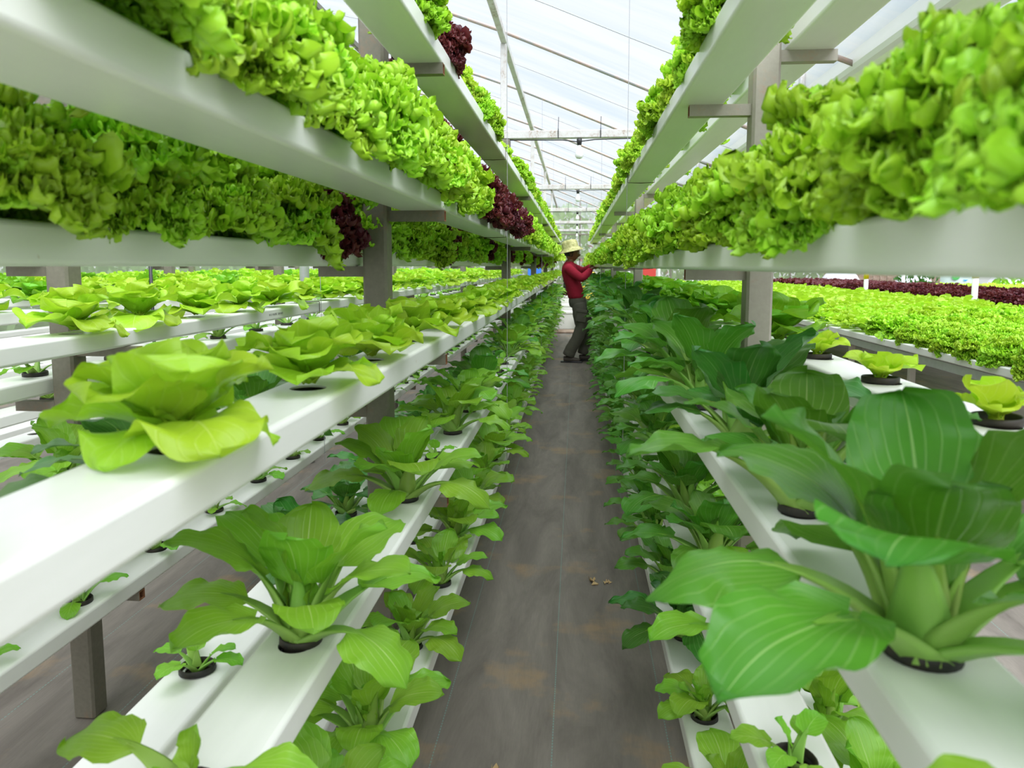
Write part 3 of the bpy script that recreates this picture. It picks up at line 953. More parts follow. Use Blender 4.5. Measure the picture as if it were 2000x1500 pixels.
# printed lettering on the channel sides
def text(body, x, y, z, size, parent_name, ang=R(90)):
    c = bpy.data.curves.new('printed_text', 'FONT'); c.body = body; c.size = size; c.extrude = .0002
    tmp = bpy.data.objects.new('tmp', c); COL.objects.link(tmp)
    dg = bpy.context.evaluated_depsgraph_get()
    me = bpy.data.meshes.new_from_object(tmp.evaluated_get(dg)); bpy.data.objects.remove(tmp)
    me.materials.clear(); me.materials.append(M['print'])
    o = bpy.data.objects.new('printed_text', me); COL.objects.link(o)
    o.matrix_world = Matrix.Translation((x, y, z)) @ Matrix.Rotation(R(90), 4, 'Z') @ Matrix.Rotation(R(90), 4, 'X')
    return o
def chan_with(lbl):
    for o in bpy.data.objects:
        if o.get('label') == lbl: return o
for lbl, x, y, z in (('white channel on the far side of the second left rack, middle of three', LLX[1]-.832+.0006, 1.98, -.320+H),
                     ('white channel on the near side of the second left rack, upper of three', LRX[1]-.832+.0006, 2.72, -.188+H)):
    p = chan_with(lbl)
    o = text('W O  PLASTIC  SON BHT', x, y, z, .012, lbl); o.parent = p

# ------------------------------------------------------------------ plants on the racks
SEED = [0]; FARPTS = {}
def ntn(i): return ORD[i] if i < len(ORD) else 'far'
def row(kindf, xc, ztop, ys, where, near_y, look, group, sc=(.92, 1.1), far_word='small distant', jx=.008, ymax=99):
    """one plant per hole along a channel"""
    far_lbls = {}
    for i, y in enumerate(ys):
        SEED[0] += 1; s = SEED[0]
        kd = kindf(i, y)
        if kd is not None and y > ymax:
            k0 = kd[0] if isinstance(kd, tuple) else kd
            FARPTS.setdefault(k0, []).append((xc + .01*math.sin(i*7), y, ztop+H)); continue
        if kd is None: continue
        if isinstance(kd, tuple): kd, k2 = kd
        else: k2 = 1
        r = random.Random(s)
        nm = look.get(kd, kd)
        if i < len(ORD): lb = f'{nm}, {ORD[i]} plant along the {where}'
        else: lb = f'{far_word} {nm} far along the {where}'
        plant(kd, (xc + r.uniform(-jx, jx), y + r.uniform(-.012, .012), ztop+H), lb, group, y < near_y, k2*r.uniform(*sc), s, (0 if kd == 'two' else None), None, (r.uniform(-.08, .08), r.uniform(-.08, .08)))

LOOK = {'frill': 'green curly lettuce', 'red': 'dark red curly lettuce', 'pale': 'pale straggly curly lettuce', 'butter': 'bright butter lettuce', 'butterd': 'deep green butter lettuce',
        'bok': 'green bok choy', 'bokl': 'light green bok choy', 'bokd': 'dark green bok choy', 'young': 'young bok choy', 'two': 'two-leaved light green bok choy', 'seed': 'small bok choy seedling', 'bseed': 'yellow-green lettuce seedling'}
cL, cLr, cR, cRr = -.38, -.597, .287, .533

# left rack, aisle side
def k_ltop(i, y):
    if abs(y-2.02) < .12: return 'red'
    if y < 1.9: return 'pale' if i % 2 == 0 else 'frill'
    if 2.3 < y < 3.0: return ('pale', .9) if y < 2.6 else ('frill', .8)
    if 3.1 < y < 4.4: return ('pale', .8) if i % 2 else None
    return ('frill', .85) if i % 4 else ('pale', 1)
row(k_ltop, cL, LR[0][1], YL['L0'], "left rack's top aisle-side channel", 5.5, LOOK, 'top tier lettuces, left rack', (.66, .8))
def k_lmid(i, y):
    if 2.55 < y < 3.6 or 3.9 < y < 4.3: return 'red'
    return 'frill'
row(k_lmid, cL, LR[1][1], YL['L1'], "left rack's second aisle-side channel", 6.0, LOOK, 'second tier lettuces, left rack', (.82, .96), ymax=11)
row(lambda i, y: 'butter', cL, LR[2][1], YL['L2'], "left rack's third aisle-side channel", 6.5, LOOK, 'butter lettuces, third tier left rack', (.80, .93))
def k_l1(i, y):
    if i == 0: return ('two', .66)
    if 1.98 < y < 2.2: return ('seed', .8)
    if 3.3 < y < 4.2: return ('seed', .9)
    return ('bokl', 1.12) if y < 2 else (('bokl', 1.12) if i % 3 else ('bok', 1.12))
row(k_l1, cL-.012, LR[3][1], YL['L3'][1:], "left rack's fourth aisle-side channel", 6.5, LOOK, 'bok choy, fourth tier left rack', (1.02, 1.15))
row(lambda i, y: ('bokl' if i % 3 else 'young', 1.05), cL, LR[4][1], YL['L4'][1:], "left rack's lowest aisle-side channel", 5.5, LOOK, 'bok choy, lowest tier left rack', (.85, 1.1))
# left rack, rear side
row(lambda i, y: 'red' if i % 3 != 1 else 'frill', cLr, LL[0][1], YL['l0'], "left rack's top rear-side channel", 3.5, LOOK, 'top rear lettuces, left rack', (.8, .95), ymax=9)
row(lambda i, y: 'red' if y > 1.3 and i % 6 == 4 else 'frill', cLr, LL[1][1], YL['l1'], "left rack's second rear-side channel", 5, LOOK, 'second rear tier lettuces, left rack', (.78, .92), ymax=10)
row(lambda i, y: 'bokd' if i % 2 else 'bok', cLr, LL[2][1], YL['l2'], "left rack's third rear-side channel", 4, LOOK, 'third rear tier bok choy, left rack', (.8, 1.05))
row(lambda i, y: 'seed' if y < 1.4 else ('bokd', .9), -.647, LL[3][1], YL['l3'][1:], "left rack's fourth rear-side channel", 4, LOOK, 'fourth rear tier bok choy, left rack', (.9, 1.05))
# right rack, aisle side
def k_rtop(i, y):
    if y < 1.7: return 'frill' if y > 1.3 else 'pale'
    return ('pale', 1.05) if i % 4 else ('frill', .9)
row(k_rtop, cR, RL[0][1], YL['R0'], "right rack's top aisle-side channel", 5.5, LOOK, 'top tier lettuces, right rack', (.64, .8))
row(lambda i, y: 'frill', cR, RL[1][1], YL['R1'], "right rack's second aisle-side channel", 6.0, LOOK, 'second tier lettuces, right rack', (.74, .87), ymax=10)
row(lambda i, y: ('two', .5) if i == 0 else ('bok' if i % 3 else 'bokd', 1.15), cR, RL[2][1], YL['R2'], "right rack's third aisle-side channel", 6.5, LOOK, 'bok choy, third tier right rack', (1.02, 1.16))
row(lambda i, y: ('seed', 1.0) if i < 1 else (('young', .9) if i == 1 else ('bok', 1.12)), cR+.018, RL[3][1], YL['R3'][1:], "right rack's fourth aisle-side channel", 5.5, LOOK, 'bok choy, fourth tier right rack', (.95, 1.1))
row(lambda i, y: ('young', .8) if i < 2 else ('bokd' if i == 2 else 'bok', 1.08), cR+.018, RL[4][1], YL['R4'][1:], "right rack's lowest aisle-side channel", 5.5, LOOK, 'bok choy, lowest tier right rack', (.95, 1.1))
# right rack, outer side
row(lambda i, y: ('frill', .9) if i % 3 == 0 else None, cRr, RR[0][1], YL['r0'], "right rack's top outer-side channel", 0, LOOK, 'top outer lettuces, right rack')
row(lambda i, y: 'frill', cRr, RR[1][1], YL['r1'], "right rack's second outer-side channel", 0, LOOK, 'second outer lettuces, right rack', (.55, .7), ymax=7)
row(lambda i, y: ('bseed', .85) if y < 1.8 else 'butterd', cRr, RR[2][1], YL['r2'][1:], "right rack's third outer-side channel", 5, LOOK, 'outer tier butter lettuces, right rack', (1.05, 1.2))
row(lambda i, y: 'bokl', cRr, RR[3][1], YL['r3'], "right rack's fourth outer-side channel", 3, LOOK, 'fourth outer tier bok choy, right rack')
row(lambda i, y: 'bokl', cRr, RR[4][1], [y for y in YL['r4'] if y < 9], "right rack's lowest outer-side channel", 3, LOOK, 'lowest outer tier bok choy, right rack')

# racks further left
xb = cL-.832
row(lambda i, y: ('butter', 1.12) if i == 0 else 'butter', xb, RB[0][1], holes(1.6, 16, 1.685, .30), "second left rack's upper near-side channel", 5.5, LOOK, 'butter lettuces, second left rack', (.92, 1.08))
row(lambda i, y: 'young' if y < 1.9 else 'seed', xb, RB[1][1], holes(1.3, 9), "second left rack's middle near-side channel", 5, LOOK, 'seedlings, second left rack', (.9, 1.15))
row(lambda i, y: ('seed', 1.2), xb, RB[2][1], holes(1.0, 9), "second left rack's lower near-side channel", 5, LOOK, 'low seedlings, second left rack', (.9, 1.2))
row(lambda i, y: ('young', .8) if i % 4 == 3 else ('seed', 1.1), cLr-.832, LL[2][1]+.02, holes(1.7, 10, .12), "second left rack's middle far-side channel", 5, LOOK, 'middle far-side seedlings, second left rack', (.9, 1.2))
row(lambda i, y: ('seed', 1.1) if i % 2 else None, cLr-.832, LL[3][1], holes(1.9, 8, .12), "second left rack's lower far-side channel", 4, LOOK, 'lower far-side seedlings, second left rack', (.9, 1.2))
row(lambda i, y: 'butterd' if i % 5 == 2 else 'butter', cL-1.664, RB[0][1], holes(2.0, 12, .29, .30), "third left rack's upper near-side channel", 4.2, LOOK, 'butter lettuces, third left rack', (.9, 1.05))
row(lambda i, y: ('seed', 1.3) if i % 2 else ('young', .8), cL-1.664, RB[1][1], holes(2.6, 7), "third left rack's middle near-side channel", 0, LOOK, 'seedlings, third left rack')
row(lambda i, y: 'butterd' if i % 4 == 1 else 'butter', cL-2.496, RB[0][1], holes(3.0, 12, .29, .30), "fourth left rack's upper near-side channel", 0, LOOK, 'butter lettuces, fourth left rack', (1, 1.2))
row(lambda i, y: 'butterd' if i % 3 == 1 else 'butter', cL-3.328, RB[0][1], holes(4.0, 11, .29, .30), "fifth left rack's upper near-side channel", 0, LOOK, 'butter lettuces, fifth left rack', (1, 1.2))

# ------------------------------------------------------------------ masses of far heads (past the limit for single things)
def mass(name, kind, pts, label, sc=(.9, 1.15)):
    k = K[kind]; g = random.Random(3)
    # cheap heads: the outer leaves of the low-detail recipe only
    items = []
    protos = []
    for v in range(3):
        its = []
        rec = [x for x in k.recipe(random.Random(300+v)) if x[0] < 3]
        rec = [x for j, x in enumerate(rec) if j % 2 == 0]
        for cls, az, tilt, z, s in rec:
            V, F, uv, mi = CHEAP[kind][cls]
            mx = Matrix.Translation((0, 0, z)) @ Matrix.Rotation(az, 4, 'Z') @ Matrix.Rotation(-tilt, 4, 'Y') @ Matrix.Scale(s*1.12, 4)
            A = np.array(mx); its.append((V @ A[:3, :3].T + A[:3, 3], F, uv))
        b = 0; Vs = []; Fs = []; Us = []
        for V, F, uv in its: Vs.append(V); Fs.append(F+b); Us.append(uv); b += len(V)
        protos.append((np.concatenate(Vs), np.concatenate(Fs), np.concatenate(Us)))
    Vs = []; Fs = []; Us = []; b = 0
    for x, y, z in pts:
        V, F, uv = protos[g.randrange(3)]
        a = g.uniform(0, 6.28); s = g.uniform(*sc)
        Rm = np.array([[math.cos(a), -math.sin(a), 0], [math.sin(a), math.cos(a), 0], [0, 0, 1]])*s
        Vs.append(V @ Rm.T + np.array([x, y, z])); Fs.append(F+b); Us.append(uv); b += len(V)
    me = mk(name, np.concatenate(Vs), np.concatenate(Fs), [k.mats[0]], None, np.concatenate(Us))
    o = ob(name, me); tag(o, label, 'lettuces', None, 'stuff'); return o
def cheap_fr(th0, th1, L): return fr(5, L=L, th0=th0, th1=th1, amp=.012, nphi=16, nr=5, wl=.04, lobes=1)
def cheap_bl(th0, th1, L, W):
    V, F, uv, nb = blade_leaf(6, L=L, W=W, th0=th0, th1=th1, cup=.3, wav=.008, shape='round', petr=.001, pet=.1, nu=4, nv=4)
    return V[:16], F[:9], uv[:16], None
cf = [cheap_fr(.45, -1.8, .165), cheap_fr(1, -1, .16), cheap_fr(1.35, .1, .155)]
cb = [cheap_bl(.3, -.7, .12, .066), cheap_bl(.8, -.3, .11, .064), cheap_bl(1.2, .5, .085, .056)]
CHEAP = {'frill': cf, 'red': cf, 'pale': cf, 'butter': cb, 'butterd': cb}

# left: everything beyond the single heads
pts = []
for dx, ya, yb in ((-1.664, 12.1, 16), (-2.496, 12.1, 16), (-3.328, 11.1, 16), (-4.16, 4.6, 16)):
    pts += [(cL+dx+random.uniform(-.01, .01), y, RB[0][1]+H) for y in holes(ya, yb, .29, .30)]
for kk_, nm_, lb_ in (('frill', 'curly_lettuces', 'crowded green curly lettuces at the far ends of the two tall racks'), ('red', 'red_lettuces', 'dark red curly lettuces mixed in at the far end of left rack')):
    if FARPTS.get(kk_): mass(nm_, kk_, FARPTS[kk_], lb_, (.8, .95))
mass('butter_lettuces', 'butter', pts, 'crowded butter lettuces on the far racks at the left of the greenhouse', (1, 1.2))

# ------------------------------------------------------------------ raised tables at the right with close rows of channels
TZ = -.462          # table channel tops
def px_of(x, y, z):
    # rough view test, only used to leave out plants the photograph does not show
    a = R(4.9); fx = x*math.cos(a) + y*math.sin(a); fy = -x*math.sin(a) + y*math.cos(a)
    return 1000+1450*fx/fy if fy > .1 else 1e9
rows_x = [2.05+.185*i for i in range(34)]
def table(i0, i1, label, idx, y1=18.6):
    x0, x1 = rows_x[i0]-.06, rows_x[i1]+.06
    t = empty('lettuce_table', (x0, 0, 0))
    y0 = 2.6
    top = TZ-.05+H
    for nm, xx in (('side_rail', x0+.03), ('side_rail', x1-.03)):
        b = MB(); b.box(xx-.018-x0, xx+.018-x0, y0, y1, top-.055, top-.006, 0, .003); b.build(nm, [M['galv']], t)
    y = y0+.06
    while y < y1:
        for xx in (x0+.03, x1-.03):
            b = MB(); b.box(xx-.018-x0, xx+.018-x0, y-.018, y+.018, 0, top-.056, 0, .003); b.build('leg', [M['steel_light']], t)
        b = MB(); b.box(.05, x1-x0-.05, y-.015, y+.015, top-.05, top-.012, 0, .003); b.build('cross_rail', [M['galv']], t)
        y += .98
    tag(t, label, 'table frame', 'raised table frames')
    for i in range(i0, i1+1):
        hs = [] if i > i0+1 else holes(2.9, 12, .1, .26)
        channel(rows_x[i]-.05-(.035 if i == 0 else 0), rows_x[i]+.05, TZ-.045, TZ, y0+(.0 if i else .0), y1-.2, hs, f'white channel forming the {ORD[i]} lettuce row of the raised tables on the right', 'raised table channels', name='table_channel')
table(0, 12, 'galvanised table frame carrying the nearest lettuce rows on the right', 0)
table(14, 22, 'galvanised table frame under the red lettuce rows on the right', 1)
table(24, 32, 'galvanised table frame under the far lime lettuce rows on the right', 2, 15.6)
nb = {'frill': 0, 'butter': 0, 'red': 0, 'lime': 0}
mass_pts = {'butter': [], 'red': [], 'lime': []}
cand = []
for i, x in enumerate(rows_x):
    if i in (13, 23, 33): continue
    for y in holes(2.9, 18.6, .1 + (.13 if i % 2 else 0), .255):
        if i > 22 and y > 15.3: continue
        p = px_of(x, y, TZ)
        if not (1230 < p < 2090): continue
        if i <= 12:
            kd = 'frill' if y < 5.35+.12*i and i < 8 else 'butter'
        elif i <= 22: kd = 'red'
        else: kd = 'lime'
        cand.append((math.hypot(x, y), i, x, y, kd))
cand.sort()
lim = {'frill': 55, 'butter': 120, 'red': 150, 'lime': 30}
for d, i, x, y, kd in cand:
    SEED[0] += 1; s = SEED[0]; r = random.Random(s)
    if nb[kd] >= lim[kd]:
        mass_pts['butter' if kd in ('butter', 'frill') else kd].append((x+r.uniform(-.02, .02), y, TZ+H)); continue
    nb[kd] += 1
    kk = {'frill': 'frill', 'butter': 'butter', 'red': 'red', 'lime': 'pale'}[kd]
    lk = {'frill': 'lime green curly lettuce', 'butter': 'butter lettuce', 'red': 'dark red curly lettuce', 'lime': 'pale lime curly lettuce'}[kd]
    near = (kd == 'frill' and y < 4.9 and i < 3) or (kd == 'butter' and d < 6.2)
    plant(kk, (x+r.uniform(-.02, .02), y, TZ+H), f'{lk}, {ORD[int((y-2.9)/.255)]} from near end of the {ORD[i]} row of right tables', f'{lk} plants on the raised tables', near, r.uniform(.85, 1.08)*(.82 if kd == 'frill' else .95), s, None, False)
mass('butter_lettuces', 'butter', mass_pts['butter'], 'dense bright butter lettuces filling the middle of the raised tables on the right', (1, 1.2))
mass('red_lettuces', 'red', mass_pts['red'], 'band of dark red lettuces farther along the raised tables on the right', (.9, 1.05))
if mass_pts['lime']:
    mass('lime_lettuces', 'pale', mass_pts['lime'], 'band of pale lime lettuces beyond the dark red band', (.9, 1.1))

# ------------------------------------------------------------------ things beyond the tables
for i, (x, y, hh) in enumerate(((4.455, 11.9, 1.30), (6.305, 15.0, 1.30), (4.455, 8.75, 1.28))):
    t = empty('vertical_pipe', (x, y, 0))
    b = MB(); b.tube([(0, 0, 0), (0, 0, 1.5)], .033, 14); b.build('pipe', [M['whitepipe']], t, True)
    if i != 1:
        b = MB(); b.tube([(0, 0, 1.035 if i == 0 else 1.10), (0, 0, hh)], .036, 14); b.build('yellow_cap', [M['yellow']], t, True)
    tag(t, ['white upright pipe with yellow cap amid the red lettuces, left one of two', 'plain white upright pipe between the two yellow-capped pipes', 'white upright pipe with yellow cap beside the printed sack, right one of two'][i], 'pipe')
# printed sack
t = empty('printed_sack', (8.35, 17.1, 0))
b = MB()
V = []; nx, nz = 9, 10
for j in range(nz):
    for i in range(nx):
        u, v = i/(nx-1)*2-1, j/(nz-1)
        V.append((u*.40*(1-.08*v**3), -.16*math.sqrt(max(0, 1-u*u))*(.8+.2*math.sin(v*3)), v*1.25))
F = [(j*nx+i, j*nx+i+1, (j+1)*nx+i+1, (j+1)*nx+i) for j in range(nz-1) for i in range(nx-1)]
b.add(V, F)
V2 = [(x, -y, z) for x, y, z in V]; b.add(V2, [f[::-1] for f in F])
top = [(V[(nz-1)*nx+i]) for i in range(nx)]; b.add(top + [(x, -y, z) for x, y, z in top], [(i, i+1, nx+i+1, nx+i) for i in range(nx-1)])
b.build('sack_body', [simple('white_woven_sack', (.62, .74, .72), .6, .4, 0, .12, 6)], t, True)
gl = simple('green_print', (.05, .45, .08), .6); bl_ = simple('blue_print', (.05, .35, .75), .6); pu = simple('purple_print', (.35, .12, .5), .6); gn = simple('pale_green_print', (.35, .6, .45), .6)
def disc(x, z, r, m, nm, n=20, ry=None):
    b = MB(); y = -.175
    b.add([(x, y, z)] + [(x+r*math.cos(2*math.pi*k/n), y, z+(ry or r)*math.sin(2*math.pi*k/n)) for k in range(n)], [(0, 1+k, 1+(k+1) % n) for k in range(n)])
    b.build(nm, [m], t)
disc(-.14, 1.02, .085, gl, 'green_leaf_mark')
disc(.08, 1.05, .11, gn, 'pale_mark', 20, .03)
for q in ((.22, 1.0), (.26, 1.05), (.28, .98)): disc(*q, .02, pu, 'purple_dot', 12)
b = MB(); b.add([(.33, -.176, 1.24), (.39, -.15, 1.24), (.36, -.172, 1.16)], [(0, 1, 2)]); b.build('blue_arrow', [bl_], t)
b = MB(); b.add([(.0, -.176, .94), (.12, -.176, .94), (.06, -.176, .90)], [(0, 1, 2)]); b.build('blue_mark', [bl_], t)
tag(t, 'big white printed sack with green leaf mark standing beyond the red lettuces', 'sack')
# papaya-like seedling tree and vine
o = scatter_leaves('leafy_bush', 420, (np.array([7.1, 16.8, .0]), np.array([7.9, 17.4, 1.26])), .13, M['bok_dark'])
tag(o, 'dark leafy bush standing left of the printed sack', 'bush', None, 'stuff')
o = scatter_leaves('climbing_vine', 420, (np.array([9.0, 16.7, .0]), np.array([9.8, 17.0, 1.4])), .16, M['frill'])
tag(o, 'light green climbing vine right of the printed sack', 'vine', None, 'stuff')
tarp = simple('pale_tarpaulin', (.62, .62, .66), .5, .4, 0, .12, 3)
for i, (x, y, w, h) in enumerate(((6.7, 19.6, 1.7, 1.0), (10.3, 18.6, 1.8, 1.0), (8.4, 19.4, 1.4, 1.0))):
    V = []; F = []; n = 14
    for j in range(n):
        for k in range(n):
            u, v = j/(n-1)*2-1, k/(n-1)*2-1
            V.append((u*w/2, v*.5, max(0, (1-abs(u)**2.2)*(1-abs(v)**2.5))*h + .35*(1-abs(u))+.03*math.sin(9*u+4*v)))
    F = [(j*n+k, (j+1)*n+k, (j+1)*n+k+1, j*n+k+1) for j in range(n-1) for k in range(n-1)]
    o = ob('covered_pile', mk('covered_pile', V, F, [tarp]), None, (x, y, -.02))
    tag(o, ['pale tarpaulin over a pile by the board wall, left of three', 'pale tarpaulin over a pile, rightmost near the vine', 'pale tarpaulin over a pile, middle one behind the sack'][i], 'tarpaulin')

# ------------------------------------------------------------------ the end of the aisle
def crate(name, x, y, z, w, d, h, m, label, cat='box', lid=True):
    t = empty(name, (x, y, z))
    b = MB(); b.box(-w/2, w/2, -d/2, d/2, 0, h, 0, .012); b.build('body', [m], t)
    if lid:
        b = MB(); b.box(-w/2-.012, w/2+.012, -d/2-.012, d/2+.012, h, h+.05, 0, .01); b.build('lid', [m], t)
    tag(t, label, cat); return t
crate('foam_box', -.16, 14.7, 0, .50, .36, .30, M['foam'], 'low white foam box on the floor behind the worker')
crate('foam_box', -.20, 15.15, 0, .52, .36, .42, M['foam'], 'taller white foam box just behind the low one')
crate('foam_box', .20, 14.4, 0, .30, .36, .26, M['foam'], 'white foam box close behind the legs of the worker')
o = crate('wooden_board', -.22, 13.9, 0, .62, .5, .035, M['wood'], 'flat brown board on the floor in front of foam boxes', 'board', False)
t = empty('yellow_barrel', (.27, 15.6, 0))
b = MB(); b.lathe([(0, .55), (.14, .55), (.15, .58), (.15, 1.05), (.13, 1.10), (.05, 1.12), (0, 1.12)], 20); b.build('barrel', [simple('yellow_plastic', (.80, .60, .08), .45)], t, True)
b = MB(); b.lathe([(0, 0), (.16, 0), (.16, .54), (0, .54)], 16); b.build('stand', [M['black']], t)
tag(t, 'yellow plastic barrel on a dark stand behind the worker', 'barrel')
o = scatter_leaves('yellow_leaves', 110, (np.array([.40, 15.1, .0]), np.array([.60, 15.3, .78])), .13, M['yellowish'])
tag(o, 'clump of yellow leaves beside the yellow barrel', 'leaves', None, 'stuff')
crate('dark_bucket', -.13, 15.9, .48, .26, .3, .42, M['black'], 'black containers stacked behind the foam boxes at aisle end', 'bucket')
crate('blue_crate', -.95, 17.2, .95, .3, .3, .3, simple('blue_plastic', (.05, .2, .7), .5), 'small blue crate on a stack behind the left rack', 'crate')
crate('metal_stack', -.95, 17.2, 0, .4, .4, .94, M['galv'], 'grey metal stand holding up the small blue crate', 'stand', False)
crate('red_cooler', 1.25, 13.6, .75, .34, .3, .5, simple('red_plastic', (.65, .06, .05), .5), 'red and white box standing behind the right rack end', 'box')
crate('grey_stand', 1.25, 13.6, 0, .4, .4, .74, M['galv'], 'grey metal stand under the red box behind right rack', 'stand', False)
pl = [(-.42+.13*i, 15.0+.2*(i % 2), .62) for i in range(3)]
for i, (x, y, z) in enumerate(pl):
    plant('red', (x, y+.5, z), ['leftmost', 'middle', 'rightmost'][i] + ' dark red lettuce on the pale pedestal box at the aisle end', 'red lettuces at the aisle end', False, .8, 900+i)
crate('lettuce_stand', -.3, 15.6, 0, .5, .4, .58, M['foam'], 'pale pedestal box under the red lettuces at the aisle end')

# small debris on the ground cloth
def scrap(x, y, s, rz, label):
    V, F, uv, nb_ = blade_leaf(int(abs(x)*100)+7, L=s, W=s*.3, pet=.2, th0=.5, th1=-.9, nu=5, nv=7, cup=.8, wav=.006)
    o = ob('dry_leaf', mk('dry_leaf', V, F, [M['dry'], M['dry']], None, uv), None, (x, y, .004), (0, 0, rz)); tag(o, label, 'leaf', 'dry scraps on the aisle floor')
scrap(.085, 2.78, .045, 1.9, 'curled dry leaf scrap on the aisle floor near the right channels')
scrap(-.195, 1.66, .035, 1.2, 'tiny dry leaf scrap on the aisle floor nearest the camera')
scrap(.12, 2.80, .02, .2, 'crumb of dry leaf just right of the curled scrap')

# ------------------------------------------------------------------ the worker
def skin(name, verts, edges, radii, root, mats, sub=2, parent=None, loc=(0, 0, 0), rot=(0, 0, 0)):
    me = bpy.data.meshes.new(name); me.from_pydata([tuple(v) for v in verts], edges, [])
    o = ob(name, me, None, loc, rot)
    md = o.modifiers.new('s', 'SKIN'); md.use_smooth_shade = True
    sv = me.skin_vertices[0].data
    for i, r_ in enumerate(radii):
        sv[i].radius = (r_, r_) if not hasattr(r_, '__len__') else r_
        sv[i].use_root = (i == root)
    sb = o.modifiers.new('b', 'SUBSURF'); sb.levels = sub; sb.render_levels = sub
    dg = bpy.context.evaluated_depsgraph_get()
    nm = bpy.data.meshes.new_from_object(o.evaluated_get(dg))
    o.modifiers.clear(); old = o.data; o.data = nm; bpy.data.meshes.remove(old); nm.name = name
    nm.materials.clear()
    for m in mats: nm.materials.append(m)
    nm.polygons.foreach_set('use_smooth', np.ones(len(nm.polygons), dtype=bool))
    if parent is not None: o.parent = parent
    return o
skinm = simple('brown_skin', (.17, .075, .035), .5, .4, 0, .08, 20)
shirt = simple('crimson_cotton', (.27, .012, .030), .85, .2, 0, .12, 25, None, .3)
cargo = simple('grey_green_cotton', (.085, .082, .062), .85, .2, 0, .15, 22, None, .3)
shoe = simple('dusty_dark_rubber', (.075, .062, .05), .7, .3, 0, .2, 20)
hatm = simple('mottled_yellow_green_cloth', (.30, .30, .12), .9, .1, 0, 0, 26, (.50, .49, .24))
hairm = simple('black_hair', (.01, .009, .008), .6)
PX, PY = 0.0, 9.6
man = empty('person', (PX, PY, 0))
tag(man, 'person in crimson long-sleeved shirt, grey cargo trousers and yellow-green bucket hat, reaching into lettuces', 'person')
sh_n, el_n, wr_n = (-.105, -.165, 1.215), (.075, -.20, 1.075), (.205, -.115, 1.205)
sh_f, el_f, wr_f = (-.075, .165, 1.23), (.09, .19, 1.165), (.20, .085, 1.235)
V = [(.02, 0, .80), (-.02, 0, .93), (-.07, 0, 1.06), (-.095, 0, 1.18), (-.10, 0, 1.265), (-.085, 0, 1.315),
     sh_n, el_n, wr_n, sh_f, el_f, wr_f,
     (.03, -.085, .76), (.075, -.095, .44), (-.115, -.085, .09), (.045, .085, .76), (.175, .09, .45), (.085, .09, .11)]
E_ = [(0, 1), (1, 2), (2, 3), (3, 4), (4, 5), (3, 6), (6, 7), (7, 8), (3, 9), (9, 10), (10, 11), (0, 12), (12, 13), (13, 14), (0, 15), (15, 16), (16, 17)]
Rd = [(.075, .10), (.065, .09), (.065, .10), (.06, .10), (.046, .05), (.045, .05), .036, .034, .024, .036, .034, .024, .07, .05, .034, .07, .05, .034]
# fingers: continue each arm with palm and five finger chains in the same body mesh
def hand(V, E_, Rd, wi, d, up, side):
    w = Vector(V[wi]); d = Vector(d).normalized(); up = Vector(up).normalized(); sd = d.cross(up).normalized()*side
    p = w + d*.045; V.append(tuple(p)); Rd.append((.026, .014)); E_.append((wi, len(V)-1)); pi = len(V)-1
    for k, (off, ln) in enumerate(((-.026, .060), (-.009, .070), (.009, .068), (.026, .054))):
        prev = pi
        for q, (f, drop) in enumerate(((.035, 0), (.035+ln*.45, -.006), (.035+ln*.75, -.022), (.035+ln*.9, -.038))):
            V.append(tuple(p + d*f + sd*off*(1 if q else .9) + up*drop)); Rd.append(.0085 if q < 3 else .0065)
            E_.append((prev, len(V)-1)); prev = len(V)-1
    prev = wi
    for f, o_, dr in ((.018, -.028, -.006), (.045, -.046, -.014), (.072, -.048, -.024)):
        V.append(tuple(w + d*f + sd*o_ + up*dr)); Rd.append(.0095); E_.append((prev, len(V)-1)); prev = len(V)-1
hand(V, E_, Rd, 8, (.9, .25, .25), (0, 0, 1), 1)
hand(V, E_, Rd, 11, (.95, -.15, .1), (0, 0, 1), -1)
body = skin('body', V, E_, Rd, 0, [skinm], 2, man)
# shirt and trousers: lofted rings
def loft(b, rings, n=20):
    """rings: (cx, cy, cz, rx, ry)"""
    V = []; F = []
    for cx, cy, cz, rx, ry in rings:
        for k in range(n):
            a = 2*math.pi*k/n; V.append((cx+rx*math.cos(a), cy+ry*math.sin(a), cz+.004*math.sin(5*a+cz*40)))
    for i in range(len(rings)-1):
        for k in range(n):
            q, w = i*n+k, i*n+(k+1) % n; F.append((q, w, w+n, q+n))
    F.append(tuple(range(n))[::-1]); F.append(tuple((len(rings)-1)*n+k for k in range(n)))
    b.add(V, F)
def limb(b, pts, rad, n=14, folds=.003):
    P_ = []; Q = []
    for i in range(len(pts)-1):
        for t in (0, .25, .5, .75):
            P_.append(Vector(pts[i]).lerp(Vector(pts[i+1]), t)); Q.append(rad[i]+(rad[i+1]-rad[i])*t + folds*math.sin(9*len(P_)))
    P_.append(Vector(pts[-1])); Q.append(rad[-1])
    b.tube(P_, Q, n)
b = MB()
loft(b, [(.018, 0, .795, .122, .160), (.010, 0, .86, .116, .156), (-.015, 0, .94, .106, .150), (-.045, 0, 1.03, .108, .156), (-.070, 0, 1.12, .113, .168), (-.082, 0, 1.19, .106, .170), (-.088, 0, 1.235, .088, .140), (-.088, 0, 1.268, .066, .090), (-.085, 0, 1.295, .054, .060)])
limb(b, [(-.095, -.135, 1.200), sh_n, (-.02, -.19, 1.14), el_n, (.14, -.16, 1.135), (.19, -.122, 1.19)], [.062, .064, .058, .055, .047, .038])
limb(b, [(-.085, .135, 1.205), sh_f, (.01, .185, 1.195), el_f, (.15, .135, 1.195), (.19, .095, 1.228)], [.062, .064, .056, .052, .045, .038])
